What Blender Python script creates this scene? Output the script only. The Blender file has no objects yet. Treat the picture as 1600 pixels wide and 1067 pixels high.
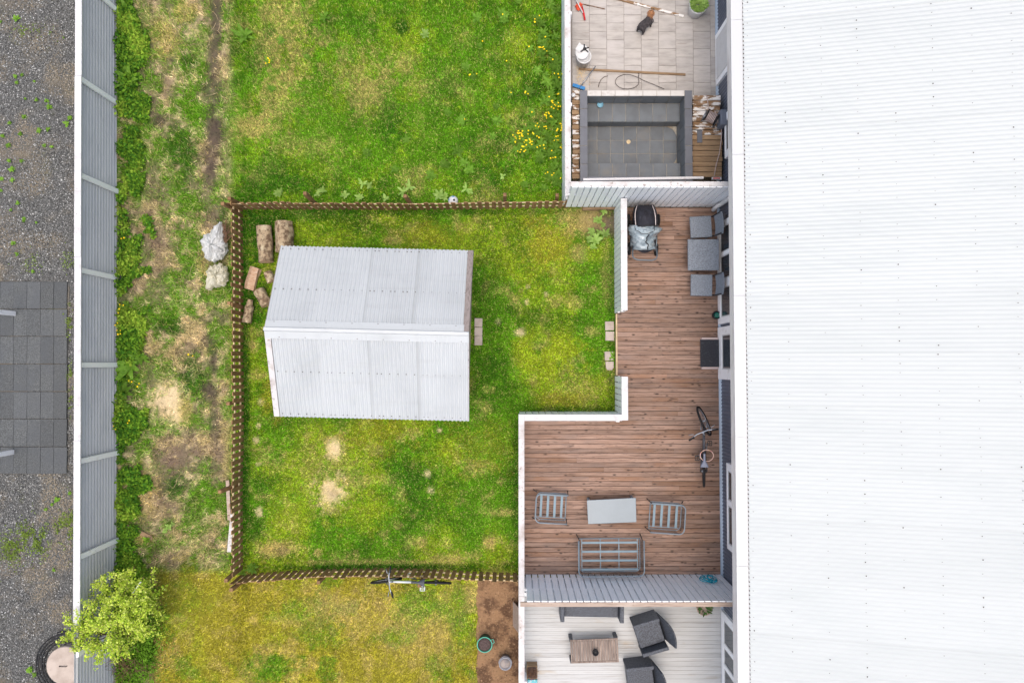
import bpy, bmesh, math, random
import numpy as np
from mathutils import Vector, Matrix
random.seed(7); rng = np.random.default_rng(7)
scene = bpy.context.scene
COL = scene.collection
R = math.radians

# ---------------------------------------------------------------- camera, sky, sun, exposure
F = 1066.7; CX, CY = 800.0, 533.5; H = 14.8; TH = math.atan(34.5 / F)
cam = bpy.data.cameras.new('camera'); cam.lens = 24.0; cam.sensor_width = 36.0
cam.clip_start = 0.1; cam.clip_end = 500
cam_o = bpy.data.objects.new('camera', cam); COL.objects.link(cam_o)
cam_o.location = (0, 0, H); cam_o.rotation_euler = (TH, 0, 0)
scene.camera = cam_o
SUN_EL, SUN_AZ = 81.0, 190.0       # overcast: a wide soft sun
world = bpy.data.worlds.new('World'); scene.world = world; world.use_nodes = True
wn = world.node_tree; wn.nodes.clear()
sky = wn.nodes.new('ShaderNodeTexSky'); sky.sky_type = 'NISHITA'; sky.sun_disc = False
sky.sun_elevation = R(SUN_EL); sky.sun_rotation = R(SUN_AZ)
sky.air_density = 1.0; sky.dust_density = 7.0; sky.ozone_density = 0.7
bg = wn.nodes.new('ShaderNodeBackground'); bg.inputs['Strength'].default_value = 0.15
wo = wn.nodes.new('ShaderNodeOutputWorld')
wn.links.new(sky.outputs[0], bg.inputs[0]); wn.links.new(bg.outputs[0], wo.inputs[0])
sun = bpy.data.lights.new('sun', 'SUN'); sun.energy = 0.5; sun.angle = R(120); sun.color = (.95, 1, .985)
sun_o = bpy.data.objects.new('sun', sun); COL.objects.link(sun_o)
sun_o.rotation_euler = (R(90 - SUN_EL), 0, R(180 - SUN_AZ)); sun_o.location = (0, 0, 30)
scene.view_settings.view_transform = 'Standard'; scene.view_settings.look = 'None'
scene.view_settings.gamma = 1.0; scene.view_settings.use_curve_mapping = False
scene.view_settings.exposure = 0.55
scene.render.engine = 'CYCLES'

# ---------------------------------------------------------------- helpers
def P(px, py, z=0.0):
    """photo pixel -> point on the horizontal plane at height z"""
    x = (px - CX) / F; y = -(py - CY) / F; c, s = math.cos(TH), math.sin(TH)
    yy = y * c + s; zz = y * s - c
    t = (z - H) / zz
    return Vector((x * t, yy * t, z))
def Q(X, Y, z=0.0):
    c, s = math.cos(TH), math.sin(TH); dz = z - H
    yc = Y * c + dz * s; zc = -Y * s + dz * c
    return CX + F * X / -zc, CY - F * yc / -zc

def lin(c):
    return tuple(.87 * ((v / 255) / 12.92 if v / 255 <= .04045 else ((v / 255 + .055) / 1.055) ** 2.4) for v in c)
def lin1(c): return tuple(v / .87 for v in lin(c))

def tag(o, label=None, cat=None, group=None, kind=None):
    if label: o['label'] = label
    if cat: o['category'] = cat
    if group: o['group'] = group
    if kind: o['kind'] = kind
    return o
def thing(name, label, cat, loc=(0, 0, 0), rz=0.0, group=None, rot=None):
    o = bpy.data.objects.new(name, None); COL.objects.link(o)
    o.empty_display_size = .1
    o.location = loc; o.rotation_euler = rot if rot else (0, 0, rz)
    return tag(o, label, cat, group)
def base_of(o):
    v = Vector((0, 0, 0))
    while o: v += o.location; o = o.parent
    return v

class MB:
    def __init__(s): s.v = []; s.f = []; s.c = []
    def add(s, vs, fs):
        n = len(s.v); s.v += [tuple(v) for v in vs]; s.f += [tuple(i + n for i in f) for f in fs]; return s
    def hexa(s, p):   # 8 points: bottom 4 ccw, top 4 ccw
        return s.add(p, [(3, 2, 1, 0), (4, 5, 6, 7), (0, 1, 5, 4), (1, 2, 6, 5), (2, 3, 7, 6), (3, 0, 4, 7)])
    def box(s, x0, x1, y0, y1, z0, z1):
        return s.hexa([(x0, y0, z0), (x1, y0, z0), (x1, y1, z0), (x0, y1, z0), (x0, y0, z1), (x1, y0, z1), (x1, y1, z1), (x0, y1, z1)])
    def slab(s, pts, z0, z1):  # polygon prism
        n = len(pts); v = [(p[0], p[1], z0) for p in pts] + [(p[0], p[1], z1) for p in pts]
        a = sum(pts[i][0] * pts[(i + 1) % n][1] - pts[(i + 1) % n][0] * pts[i][1] for i in range(n))
        f = [tuple(range(n - 1, -1, -1)), tuple(range(n, 2 * n))] + [(i, (i + 1) % n, n + (i + 1) % n, n + i) for i in range(n)]
        if a < 0: f = [tuple(reversed(q)) for q in f]
        return s.add(v, f)
    def beam(s, a, b, w, h, up=(0, 0, 1)):
        a = Vector(a); b = Vector(b); d = (b - a).normalized(); u = Vector(up)
        if abs(d.dot(u)) > .98: u = Vector((0, 1, 0))
        x = d.cross(u).normalized() * (w / 2); y = x.cross(d).normalized() * (h / 2)
        return s.hexa([a - x - y, a + x - y, b + x - y, b - x - y, a - x + y, a + x + y, b + x + y, b - x + y])
    def tube(s, pts, r, n=8, closed=False):
        pts = [Vector(p) for p in pts]; m = len(pts); rs = r if isinstance(r, (list, tuple)) else [r] * m
        nrm = None; vs = []; fs = []
        for i, p in enumerate(pts):
            a = pts[i - 1] if (i > 0 or closed) else p; b = pts[(i + 1) % m] if (i < m - 1 or closed) else p
            d = (b - a).normalized()
            if nrm is None:
                nrm = d.cross(Vector((0, 0, 1)))
                if nrm.length < .05: nrm = d.cross(Vector((0, 1, 0)))
            nrm = (nrm - d * nrm.dot(d)).normalized(); bn = d.cross(nrm)
            for k in range(n):
                t = 2 * math.pi * k / n; vs.append(p + (nrm * math.cos(t) + bn * math.sin(t)) * rs[i])
        for i in range(m if closed else m - 1):
            j = (i + 1) % m
            for k in range(n): fs.append((i * n + k, i * n + (k + 1) % n, j * n + (k + 1) % n, j * n + k))
        if not closed: fs += [tuple(range(n - 1, -1, -1)), tuple((m - 1) * n + k for k in range(n))]
        return s.add(vs, fs)
    def lathe(s, prof, c=(0, 0, 0), n=20, M=None):
        vs = []; fs = []; c = Vector(c)
        for r, z in prof:
            for k in range(n):
                t = 2 * math.pi * k / n; v = Vector((r * math.cos(t), r * math.sin(t), z))
                vs.append((M @ v if M else v) + c)
        for i in range(len(prof) - 1):
            for k in range(n): fs.append((i * n + k, i * n + (k + 1) % n, (i + 1) * n + (k + 1) % n, (i + 1) * n + k))
        fs += [tuple(range(n - 1, -1, -1)), tuple((len(prof) - 1) * n + k for k in range(n))]
        return s.add(vs, fs)
    def grid(s, fn, nu, nv, closed_v=False):
        vs = [fn(i / nu, j / nv) for i in range(nu + 1) for j in range(nv + (0 if closed_v else 1))]
        w = nv + (0 if closed_v else 1); fs = []
        for i in range(nu):
            for j in range(nv):
                k = (j + 1) % w if closed_v else j + 1
                fs.append((i * w + j, (i + 1) * w + j, (i + 1) * w + k, i * w + k))
        return s.add(vs, fs)
    def leaf(s, o, az, L, W, up=.5, droop=.9, n=4, fold=.25, jag=0.0):
        """an arching leaf blade: rises at slope `up`, droops by `droop`"""
        o = Vector(o); dx, dy = math.cos(az), math.sin(az); vs = []; fs = []
        for i in range(n + 1):
            t = i / n; w = W * (math.sin(math.pi * min(1, .12 + t * .88)) ** .7) * .5 if i < n else .002
            if jag and 0 < i < n: w *= 1 + jag * (1 if i % 2 else -1)
            h = L * (up * t - droop * t * t * .5); rr = L * t * (1 - .12 * t)
            cx, cy, cz = o.x + dx * rr, o.y + dy * rr, o.z + h
            vs += [(cx - dy * w, cy + dx * w, cz + w * fold), (cx, cy, cz), (cx + dy * w, cy - dx * w, cz + w * fold)]
        for i in range(n):
            a = i * 3; fs += [(a, a + 1, a + 4, a + 3), (a + 1, a + 2, a + 5, a + 4)]
        return s.add(vs, fs)
    def mesh(s, name, mat, off=(0, 0, 0), smooth=False):
        me = bpy.data.meshes.new(name); off = Vector(off)
        me.from_pydata([(v[0] - off.x, v[1] - off.y, v[2] - off.z) for v in s.v], [], s.f); me.update()
        if smooth: me.polygons.foreach_set('use_smooth', [True] * len(me.polygons))
        if mat: me.materials.append(mat)
        return me
    def build(s, name, mat, parent=None, smooth=False, bevel=0.0, local=False, kind=None):
        off = Vector((0, 0, 0)) if (local or parent is None) else base_of(parent)
        o = bpy.data.objects.new(name, s.mesh(name, mat, off, smooth)); COL.objects.link(o)
        if parent: o.parent = parent
        if bevel:
            b = o.modifiers.new('bevel', 'BEVEL'); b.width = bevel; b.segments = 2; b.limit_method = 'ANGLE'
        if kind: o['kind'] = kind
        return o
def inst(name, me, parent=None, loc=(0, 0, 0), rot=(0, 0, 0), scale=(1, 1, 1)):
    o = bpy.data.objects.new(name, me); COL.objects.link(o); o.parent = parent
    o.location = Vector(loc) - (base_of(parent) if parent else Vector()); o.rotation_euler = rot; o.scale = scale
    return o
def copy_tree(o, parent=None):
    c = o.copy(); COL.objects.link(c); c.parent = parent
    for ch in list(o.children): copy_tree(ch, c)
    return c
def np_mesh(name, V, Fa, mat, col=None, smooth=False):
    me = bpy.data.meshes.new(name); n, k = Fa.shape
    me.vertices.add(len(V)); me.vertices.foreach_set('co', V.astype(np.float32).ravel())
    me.loops.add(n * k); me.loops.foreach_set('vertex_index', Fa.astype(np.int32).ravel())
    me.polygons.add(n); me.polygons.foreach_set('loop_start', np.arange(0, n * k, k, dtype=np.int32))
    me.update(calc_edges=True)
    if smooth: me.polygons.foreach_set('use_smooth', np.ones(n, dtype=bool))
    if col is not None:
        a = me.color_attributes.new('Col', 'FLOAT_COLOR', 'POINT')
        a.data.foreach_set('color', np.concatenate([col, np.ones((len(col), 1))], 1).astype(np.float32).ravel())
    me.materials.append(mat)
    return me
def link(name, me, parent=None):
    o = bpy.data.objects.new(name, me); COL.objects.link(o); o.parent = parent; return o

# numpy value noise
_T = rng.random((256, 256))
def vnoise(x, y, o=0):
    x = x + o * 17.31; y = y + o * 9.77
    xi = np.floor(x).astype(int); yi = np.floor(y).astype(int); fx = x - xi; fy = y - yi
    fx = fx * fx * (3 - 2 * fx); fy = fy * fy * (3 - 2 * fy); g = lambda a, b: _T[a & 255, b & 255]
    return (g(xi, yi) * (1 - fx) + g(xi + 1, yi) * fx) * (1 - fy) + (g(xi, yi + 1) * (1 - fx) + g(xi + 1, yi + 1) * fx) * fy
def fbm(x, y, sc, o=0, n=4):
    v = 0; a = .5; t = 0
    for i in range(n): v = v + a * vnoise(x * sc, y * sc, o + i); t += a; a *= .55; sc *= 2.1
    return v / t
def sst(a, b, x):
    t = np.clip((x - a) / (b - a), 0, 1); return t * t * (3 - 2 * t)

# ---------------------------------------------------------------- materials
def M(name, base, layers=(), rough=.7, bump=(), rand=0.0, metal=0.0, spec=.3, attr=False, coord='pos', transl=0.0, alpha=1.0, coat=0.0):
    """base colour, then layers (colour, scale xyz, lo, hi, amount[, 'vor']); bump = (strength, scale xyz, distance)"""
    m = bpy.data.materials.new(name); m.use_nodes = True; nt = m.node_tree; N = nt.nodes; L = nt.links
    b = N['Principled BSDF']; b.inputs['Roughness'].default_value = rough; b.inputs['Metallic'].default_value = metal
    b.inputs['Specular IOR Level'].default_value = spec; b.inputs['Alpha'].default_value = alpha
    if coat: b.inputs['Coat Weight'].default_value = coat
    if coord == 'pos': src = N.new('ShaderNodeNewGeometry').outputs['Position']
    else: src = N.new('ShaderNodeTexCoord').outputs['Object']
    oi = N.new('ShaderNodeObjectInfo')
    vm = N.new('ShaderNodeVectorMath'); vm.operation = 'MULTIPLY_ADD'
    cb = N.new('ShaderNodeCombineXYZ')
    for i, k in enumerate((37.0, 53.0, 71.0)):
        q = N.new('ShaderNodeMath'); q.operation = 'MULTIPLY'; q.inputs[1].default_value = k
        L.new(oi.outputs['Random'], q.inputs[0]); L.new(q.outputs[0], cb.inputs[i])
    vm.inputs[1].default_value = (1, 1, 1); L.new(src, vm.inputs[0]); L.new(cb.outputs[0], vm.inputs[2]); vec = vm.outputs[0]
    def tex(scale, kind='noise'):
        mp = N.new('ShaderNodeMapping'); mp.inputs['Scale'].default_value = scale if isinstance(scale, tuple) else (scale,) * 3
        L.new(vec, mp.inputs[0])
        if kind == 'vor':
            t = N.new('ShaderNodeTexVoronoi'); t.inputs['Scale'].default_value = 1; L.new(mp.outputs[0], t.inputs[0]); return t.outputs['Distance']
        t = N.new('ShaderNodeTexNoise'); t.inputs['Scale'].default_value = 1; t.inputs['Detail'].default_value = 4; t.inputs['Roughness'].default_value = .6
        L.new(mp.outputs[0], t.inputs[0]); return t.outputs[0]
    if attr:
        a = N.new('ShaderNodeAttribute'); a.attribute_name = 'Col'; cur = a.outputs['Color']
    else:
        rgb = N.new('ShaderNodeRGB'); rgb.outputs[0].default_value = (*base, 1); cur = rgb.outputs[0]
    for ly in layers:
        c, sc, lo, hi, am = ly[:5]; t = tex(sc, ly[5] if len(ly) > 5 else 'noise')
        mr = N.new('ShaderNodeMapRange'); mr.inputs[1].default_value = lo; mr.inputs[2].default_value = hi; mr.inputs[4].default_value = am
        if lo > hi: mr.inputs[1].default_value, mr.inputs[2].default_value = hi, lo; mr.inputs[3].default_value = am; mr.inputs[4].default_value = 0
        L.new(t, mr.inputs[0])
        mx = N.new('ShaderNodeMix'); mx.data_type = 'RGBA'; L.new(mr.outputs[0], mx.inputs[0]); L.new(cur, mx.inputs[6]); mx.inputs[7].default_value = (*c, 1)
        cur = mx.outputs[2]
    if rand:
        mr = N.new('ShaderNodeMapRange'); mr.inputs[3].default_value = 1 - rand; mr.inputs[4].default_value = 1 + rand; L.new(oi.outputs['Random'], mr.inputs[0])
        hs = N.new('ShaderNodeHueSaturation'); L.new(mr.outputs[0], hs.inputs['Value']); L.new(cur, hs.inputs['Color']); cur = hs.outputs[0]
    L.new(cur, b.inputs['Base Color'])
    if bump:
        t = tex(bump[1], bump[3] if len(bump) > 3 else 'noise'); bp = N.new('ShaderNodeBump'); bp.inputs['Strength'].default_value = bump[0]; bp.inputs['Distance'].default_value = bump[2]
        L.new(t, bp.inputs['Height']); L.new(bp.outputs[0], b.inputs['Normal'])
    if transl:
        tr = N.new('ShaderNodeBsdfTranslucent'); L.new(cur, tr.inputs[0]); ms = N.new('ShaderNodeMixShader'); ms.inputs[0].default_value = transl
        L.new(b.outputs[0], ms.inputs[1]); L.new(tr.outputs[0], ms.inputs[2]); L.new(ms.outputs[0], N['Material Output'].inputs[0])
    return m

W_ = lin
mt = {}
mt['deck'] = M('deck_wood', W_((160, 132, 116)), [(W_((112, 87, 74)), (2.2, 40, 30), .42, .66, .8), (W_((186, 158, 142)), (.9, 22, 8), .5, .68, .6), (W_((136, 98, 70)), (.55, .8, .6), .5, .64, .55), (W_((48, 36, 32)), (4.0, 9, 9), .2, .07, .9, 'vor'), (W_((62, 46, 40)), (5, 34, 30), .58, .7, .8), (W_((126, 110, 102)), (1.3, 3, 3), .52, .66, .5)], rough=.65, rand=.17, bump=(.3, (6, 60, 60), .004))
mt['white_deck'] = M('white_deck_paint', W_((194, 196, 196)), [(W_((158, 153, 149)), (1.5, 20, 20), .5, .75, .7), (W_((178, 160, 132)), (1.2, 3, 3), .62, .74, .6)], rough=.6, rand=.1)
mt['cap'] = M('worn_white_cap', W_((214, 215, 217)), [(W_((176, 175, 173)), (5, 5, 5), .54, .72, .6), (W_((124, 104, 90)), (18, 18, 9), .66, .74, .6)], rough=.5, rand=.03)
mt['white'] = M('white_paint', lin1((248, 250, 252)), [(W_((196, 190, 186)), (5, 5, 5), .58, .75, .6), (W_((140, 120, 105)), (18, 18, 9), .68, .76, .7)], rough=.5, rand=.02)
mt['picket'] = M('white_picket_paint', lin1((240, 246, 251)), [(lin1((222, 229, 236)), (3, 3, 3), .5, .8, .6)], rough=.45, rand=.04)
mt['peel'] = M('peeling_white_paint', W_((212, 211, 211)), [(W_((168, 154, 144)), (3, 3, 3), .5, .68, .7), (W_((124, 102, 86)), (14, 14, 14), .6, .7, .8)], rough=.7, rand=.06, bump=(.3, (16, 16, 16), .004))
mt['greywood'] = M('weathered_wood', W_((178, 160, 146)), [(W_((120, 100, 88)), (3, 40, 40), .5, .75, .8), (W_((210, 200, 190)), (2, 8, 8), .5, .7, .5), (W_((84, 62, 50)), (6, 6, 6), .1, .05, .7, 'vor')], rough=.8, rand=.1)
mt['barge'] = M('grey_barge_wood', W_((152, 143, 139)), [(W_((112, 102, 98)), (30, 4, 30), .45, .7, .8)], rough=.8)
mt['plank'] = M('old_plank_wood', W_((162, 136, 106)), [(W_((112, 88, 64)), (3, 40, 40), .45, .7, .8), (W_((70, 52, 38)), (7, 30, 30), .62, .76, .7)], rough=.8, rand=.15)
mt['plank_peel'] = M('peeling_plank', W_((146, 116, 86)), [(W_((100, 78, 58)), (4, 30, 30), .45, .7, .7), (W_((232, 230, 226)), (5, 14, 14), .48, .54, .95)], rough=.8, rand=.1)
mt['brown'] = M('brown_stain', W_((150, 118, 82)), [(W_((108, 80, 52)), (20, 20, 5), .45, .7, .8), (W_((176, 144, 106)), (9, 9, 9), .6, .75, .5)], rough=.75, rand=.2)
mt['cream'] = M('pale_rail_wood', W_((222, 200, 160)), [(W_((160, 130, 95)), (8, 8, 8), .5, .75, .7)], rough=.75)
mt['shed_roof'] = M('grey_metal_roof', W_((194, 200, 203)), [(W_((182, 188, 191)), (1.3, .8, 1), .45, .7, .8), (W_((162, 164, 164)), (.5, 9, 1), .55, .75, .2), (W_((150, 138, 128)), (14, 14, 14), .72, .78, .5)], rough=.42, spec=.5, rand=.02)
mt['house_roof'] = M('white_metal_roof', W_((198, 204, 205)), [(W_((190, 197, 198)), (.35, 1.6, 1), .45, .7, .7), (W_((188, 190, 190)), (6, 30, 6), .68, .8, .4)], rough=.5, spec=.3, rand=.018)
mt['flash'] = M('white_flashing', W_((204, 207, 209)), [(W_((192, 196, 199)), (3, 1, 3), .5, .8, .5)], rough=.4)
mt['fascia'] = M('fascia_paint', lin1((234, 232, 232)), [(W_((184, 176, 172)), (4, 1.2, 4), .5, .75, .6)], rough=.6)
mt['clad'] = M('blue_grey_cladding', W_((104, 112, 128)), [(W_((84, 92, 106)), (2, 2, 2), .4, .7, .6)], rough=.45, spec=.5)
mt['basefl'] = M('pale_base_flashing', W_((178, 196, 214)), rough=.4)
mt['metal_fence'] = M('galvanised_sheet', W_((202, 204, 204)), [(W_((180, 183, 184)), (1, 1.2, 3), .4, .75, .7)], rough=.4, spec=.5)
mt['screw'] = M('dark_screw', W_((72, 62, 58)), rough=.6)
mt['glass'] = M('window_glass', W_((58, 66, 74)), [(W_((96, 106, 112)), (2, 2, 2), .4, .7, .6)], rough=.06, spec=.8)
mt['black'] = M('black_plastic', W_((34, 35, 38)), [(W_((54, 55, 60)), (9, 9, 9), .45, .7, .6)], rough=.5)
mt['rubber'] = M('tyre_rubber', W_((38, 38, 40)), rough=.8)
mt['steel'] = M('brushed_steel', W_((170, 176, 184)), rough=.3, metal=.7)
mt['frame_grey'] = M('grey_blue_powder_coat', W_((134, 149, 160)), [(W_((120, 134, 146)), (8, 8, 8), .5, .75, .5)], rough=.4)
mt['slat_blue'] = M('pale_blue_slat', W_((132, 156, 170)), [(W_((114, 136, 150)), (5, 5, 5), .45, .7, .5)], rough=.5)
mt['wire'] = M('dark_wire', W_((74, 72, 72)), rough=.5)
mt['tabletop'] = M('frosted_table_top', W_((120, 137, 149)), [(W_((113, 130, 141)), (3, 3, 3), .4, .7, .6)], rough=.25, spec=.5)
mt['wicker'] = M('grey_wicker', W_((142, 151, 162)), [(W_((100, 108, 119)), (50, 70, 70), .44, .6, .8)], rough=.55, bump=(.8, (45, 75, 60), .006))
mt['wicker_dark'] = M('charcoal_wicker', W_((96, 102, 112)), [(W_((46, 46, 50)), (55, 55, 55), .42, .6, .85), (W_((100, 106, 114)), (80, 80, 80), .58, .72, .6)], rough=.55, bump=(.8, (60, 60, 60), .006))
mt['patio'] = M('wood_look_tile', W_((188, 183, 177)), [(W_((158, 153, 148)), (2.5, 9, 4), .42, .68, .8), (W_((198, 193, 190)), (1, 1, 1), .45, .7, .5), (W_((136, 124, 114)), (2.2, 22, 8), .58, .72, .5)], rough=.55, rand=.05)
mt['grout'] = M('grout', W_((142, 135, 128)), rough=.9)
mt['tile'] = M('dark_slate_tile', W_((110, 116, 121)), [(W_((90, 94, 98)), (3, 3, 3), .4, .7, .7), (W_((128, 122, 112)), (2, 2, 2), .55, .72, .6), (W_((150, 132, 110)), (14, 14, 14), .7, .78, .5)], rough=.45, rand=.07)
mt['tile_rim'] = M('rim_tile', W_((108, 111, 118)), [(W_((93, 95, 102)), (4, 4, 4), .4, .7, .7)], rough=.45, rand=.05)
mt['tile_white'] = M('pale_rim_tile', W_((206, 203, 198)), [(W_((170, 161, 152)), (8, 8, 8), .5, .7, .6)], rough=.4, rand=.03)
mt['tub_grout'] = M('pale_tub_grout', W_((176, 170, 156)), [(W_((110, 90, 66)), (4, 4, 4), .5, .7, .7)], rough=.9)
mt['paver'] = M('rubber_paver', W_((102, 106, 107)), [(W_((70, 72, 73)), (45, 45, 45), .42, .58, .8), (W_((142, 144, 144)), (40, 40, 40), .58, .7, .6), (W_((88, 92, 96)), (1.5, 1.5, 1.5), .4, .65, .7)], rough=.9, rand=.12, bump=(.4, (80, 80, 80), .004))
mt['mat'] = M('rubber_doormat', W_((52, 54, 60)), [(W_((92, 94, 100)), (60, 60, 60), .58, .68, .8)], rough=.9, bump=(.5, (70, 70, 70), .004))
mt['pinkwood'] = M('pale_pink_board', W_((206, 188, 184)), rough=.7)
mt['attr'] = M('grass_blades', (0, 0, 0), rough=.75, spec=.15, attr=True, transl=.25)
mt['ground_attr'] = M('turf_soil', (0, 0, 0), [(W_((70, 62, 44)), (40, 40, 40), .5, .75, .5), (W_((150, 136, 90)), (55, 55, 55), .58, .72, .45)], rough=.95, spec=.1, attr=True, bump=(.8, (50, 50, 50), .02))
mt['leaf_attr'] = M('leaf', (0, 0, 0), rough=.75, spec=.12, attr=True, transl=.3)
mt['leaf'] = M('weed_leaf', W_((126, 170, 62)), [(W_((84, 134, 36)), (12, 12, 12), .4, .7, .7), (W_((176, 204, 112)), (25, 25, 25), .54, .7, .6)], rough=.75, rand=.25, transl=.3, spec=.12)
mt['leaf_pale'] = M('pale_weed_leaf', W_((176, 208, 116)), [(W_((126, 172, 66)), (14, 14, 14), .4, .7, .7)], rough=.75, rand=.2, transl=.3, spec=.12)
mt['leaf_dark'] = M('dark_weed_leaf', W_((72, 116, 46)), [(W_((48, 88, 30)), (12, 12, 12), .4, .7, .7)], rough=.5, rand=.15, transl=.25)
mt['petal'] = M('dandelion_petal', lin1((255, 222, 24)), [(lin1((250, 196, 12)), (60, 60, 60), .45, .7, .7)], rough=.7)
mt['soil'] = M('garden_soil', W_((150, 118, 88)), [(W_((86, 62, 46)), (3.2, 3.2, 3.2), .46, .6, .85), (W_((188, 156, 122)), (26, 26, 26), .56, .7, .6), (W_((66, 48, 36)), (22, 22, 22), .58, .68, .8)], rough=.95, bump=(1, (25, 25, 25), .03))
mt['ground'] = M('bare_ground', W_((120, 108, 90)), [(W_((88, 78, 62)), (2, 2, 2), .4, .7, .7)], rough=.95)
mt['gravel_base'] = M('gravel_bed', W_((112, 114, 113)), [(W_((72, 73, 73)), (34, 34, 34), .42, .6, .85), (W_((168, 166, 168)), (42, 42, 42), .58, .68, .7), (W_((142, 130, 108)), (.9, .9, .9), .52, .66, .6), (W_((104, 110, 70)), (1.6, 1.6, 1.6), .6, .72, .5)], rough=.95, bump=(1, (40, 40, 40), .02))
mt['stone_attr'] = M('gravel_stones', (0, 0, 0), rough=.9, attr=True)
mt['concrete'] = M('concrete', W_((190, 178, 168)), [(W_((156, 142, 132)), (4, 4, 4), .42, .7, .7), (W_((120, 108, 98)), (20, 20, 20), .64, .74, .5)], rough=.9, rand=.08, bump=(.3, (40, 40, 40), .004))
mt['bark'] = M('log_bark', W_((184, 164, 134)), [(W_((104, 84, 66)), (11, 11, 11), .44, .58, .9), (W_((216, 204, 172)), (6, 6, 6), .52, .66, .7), (W_((150, 96, 70)), (9, 9, 9), .64, .72, .7), (W_((66, 54, 44)), (34, 34, 34), .6, .7, .7)], rough=.9, rand=.08, coord='obj', bump=(.9, (25, 25, 25), .015))
mt['cut'] = M('fresh_cut_wood', W_((206, 176, 148)), [(W_((176, 130, 100)), (9, 22, 22), .45, .66, .8), (W_((226, 208, 186)), (14, 30, 14), .54, .66, .7)], rough=.8)
mt['bag'] = M('white_plastic_bag', lin1((222, 225, 225)), [(lin1((184, 186, 184)), (7, 7, 7), .42, .7, .8), (W_((186, 176, 150)), (5, 5, 5), .58, .74, .5)], rough=.3, spec=.5, transl=.3)
mt['bag_cream'] = M('cream_plastic_bag', lin1((222, 220, 202)), [(lin1((182, 174, 142)), (8, 8, 8), .45, .68, .8)], rough=.3, spec=.5, transl=.3)
mt['twig'] = M('dry_twig', W_((126, 98, 78)), [(W_((90, 66, 52)), (12, 12, 12), .4, .7, .7)], rough=.9)
mt['fabric'] = M('navy_black_fabric', W_((46, 47, 56)), [(W_((30, 30, 36)), (9, 5, 9), .42, .64, .8), (W_((76, 78, 90)), (22, 7, 20), .58, .72, .5)], rough=.8, bump=(.5, (16, 6, 16), .02))
mt['rain'] = M('clear_rain_cover', W_((168, 184, 192)), [(W_((110, 126, 138)), (8, 8, 8), .42, .6, .8), (W_((216, 226, 230)), (11, 11, 11), .57, .68, .8)], rough=.18, spec=.7, bump=(.7, (10, 10, 10), .03))
mt['chrome'] = M('handle_grey', W_((110, 122, 130)), rough=.35, metal=.4)
mt['piping'] = M('pale_piping', W_((226, 216, 214)), rough=.7)
mt['lime'] = M('lime_green_frame', W_((176, 222, 50)), rough=.35, coat=.4)
mt['bike_white'] = M('silver_white_frame', W_((214, 220, 224)), rough=.3, coat=.4)
mt['bike_dark'] = M('dark_grey_frame', W_((70, 74, 82)), rough=.35, coat=.3)
mt['saddle'] = M('grey_saddle', W_((132, 138, 156)), rough=.5)
mt['pink'] = M('pink_orange_cable', W_((236, 200, 184)), [(W_((236, 90, 150)), (16, 16, 16), .55, .62, .9), (W_((244, 206, 90)), (18, 18, 18), .6, .66, .9)], rough=.5)
mt['orange'] = M('orange_reflector', W_((240, 130, 60)), rough=.4)
mt['turq'] = M('turquoise_rope', W_((24, 160, 186)), [(W_((110, 206, 220)), (30, 30, 30), .5, .66, .7)], rough=.7)
mt['teal'] = M('teal_plastic', W_((96, 190, 168)), rough=.45)
mt['green_dk'] = M('dark_green_plastic', W_((40, 84, 66)), rough=.45)
mt['green_pot'] = M('glazed_green', W_((22, 112, 96)), [(W_((8, 66, 58)), (9, 9, 9), .4, .6, .8)], rough=.15, spec=.7)
mt['zinc'] = M('zinc_bucket', W_((164, 168, 178)), [(W_((130, 132, 140)), (8, 8, 8), .42, .7, .7)], rough=.4, metal=.5)
mt['sand'] = M('dusty_lid', W_((168, 158, 152)), [(W_((126, 124, 130)), (9, 9, 9), .42, .64, .8), (W_((206, 186, 166)), (6, 6, 6), .56, .7, .6)], rough=.9)
mt['dirt'] = M('dark_potting_soil', W_((92, 78, 76)), [(W_((62, 52, 50)), (30, 30, 30), .42, .64, .8)], rough=.95)
mt['wplastic'] = M('white_plastic', W_((218, 220, 221)), [(W_((190, 190, 189)), (7, 7, 7), .5, .75, .5)], rough=.35)
mt['bluep'] = M('blue_plastic', W_((60, 140, 206)), rough=.45)
mt['lightblue'] = M('light_blue_plastic', W_((134, 186, 208)), rough=.4)
mt['red'] = M('red_plastic', W_((206, 34, 40)), rough=.4)
mt['redcloth'] = M('orange_red_cloth', W_((226, 98, 70)), [(W_((196, 70, 50)), (14, 14, 14), .42, .66, .8)], rough=.9)
mt['cable'] = M('dark_cable', W_((84, 72, 66)), rough=.6)
mt['cable_pale'] = M('pale_pink_cable', W_((198, 180, 174)), rough=.6)
mt['greybox'] = M('grey_enamel', W_((120, 128, 142)), rough=.5)
mt['print'] = M('patterned_pot', W_((110, 196, 206)), [(W_((226, 120, 190)), (14, 14, 14), .55, .62, 1.0), (W_((240, 240, 236)), (18, 18, 18), .58, .66, .9)], rough=.5)
mt['rust'] = M('rusty_white_metal', W_((228, 226, 226)), [(W_((176, 96, 60)), (2.2, 9, 9), .64, .7, .9)], rough=.5)

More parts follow.
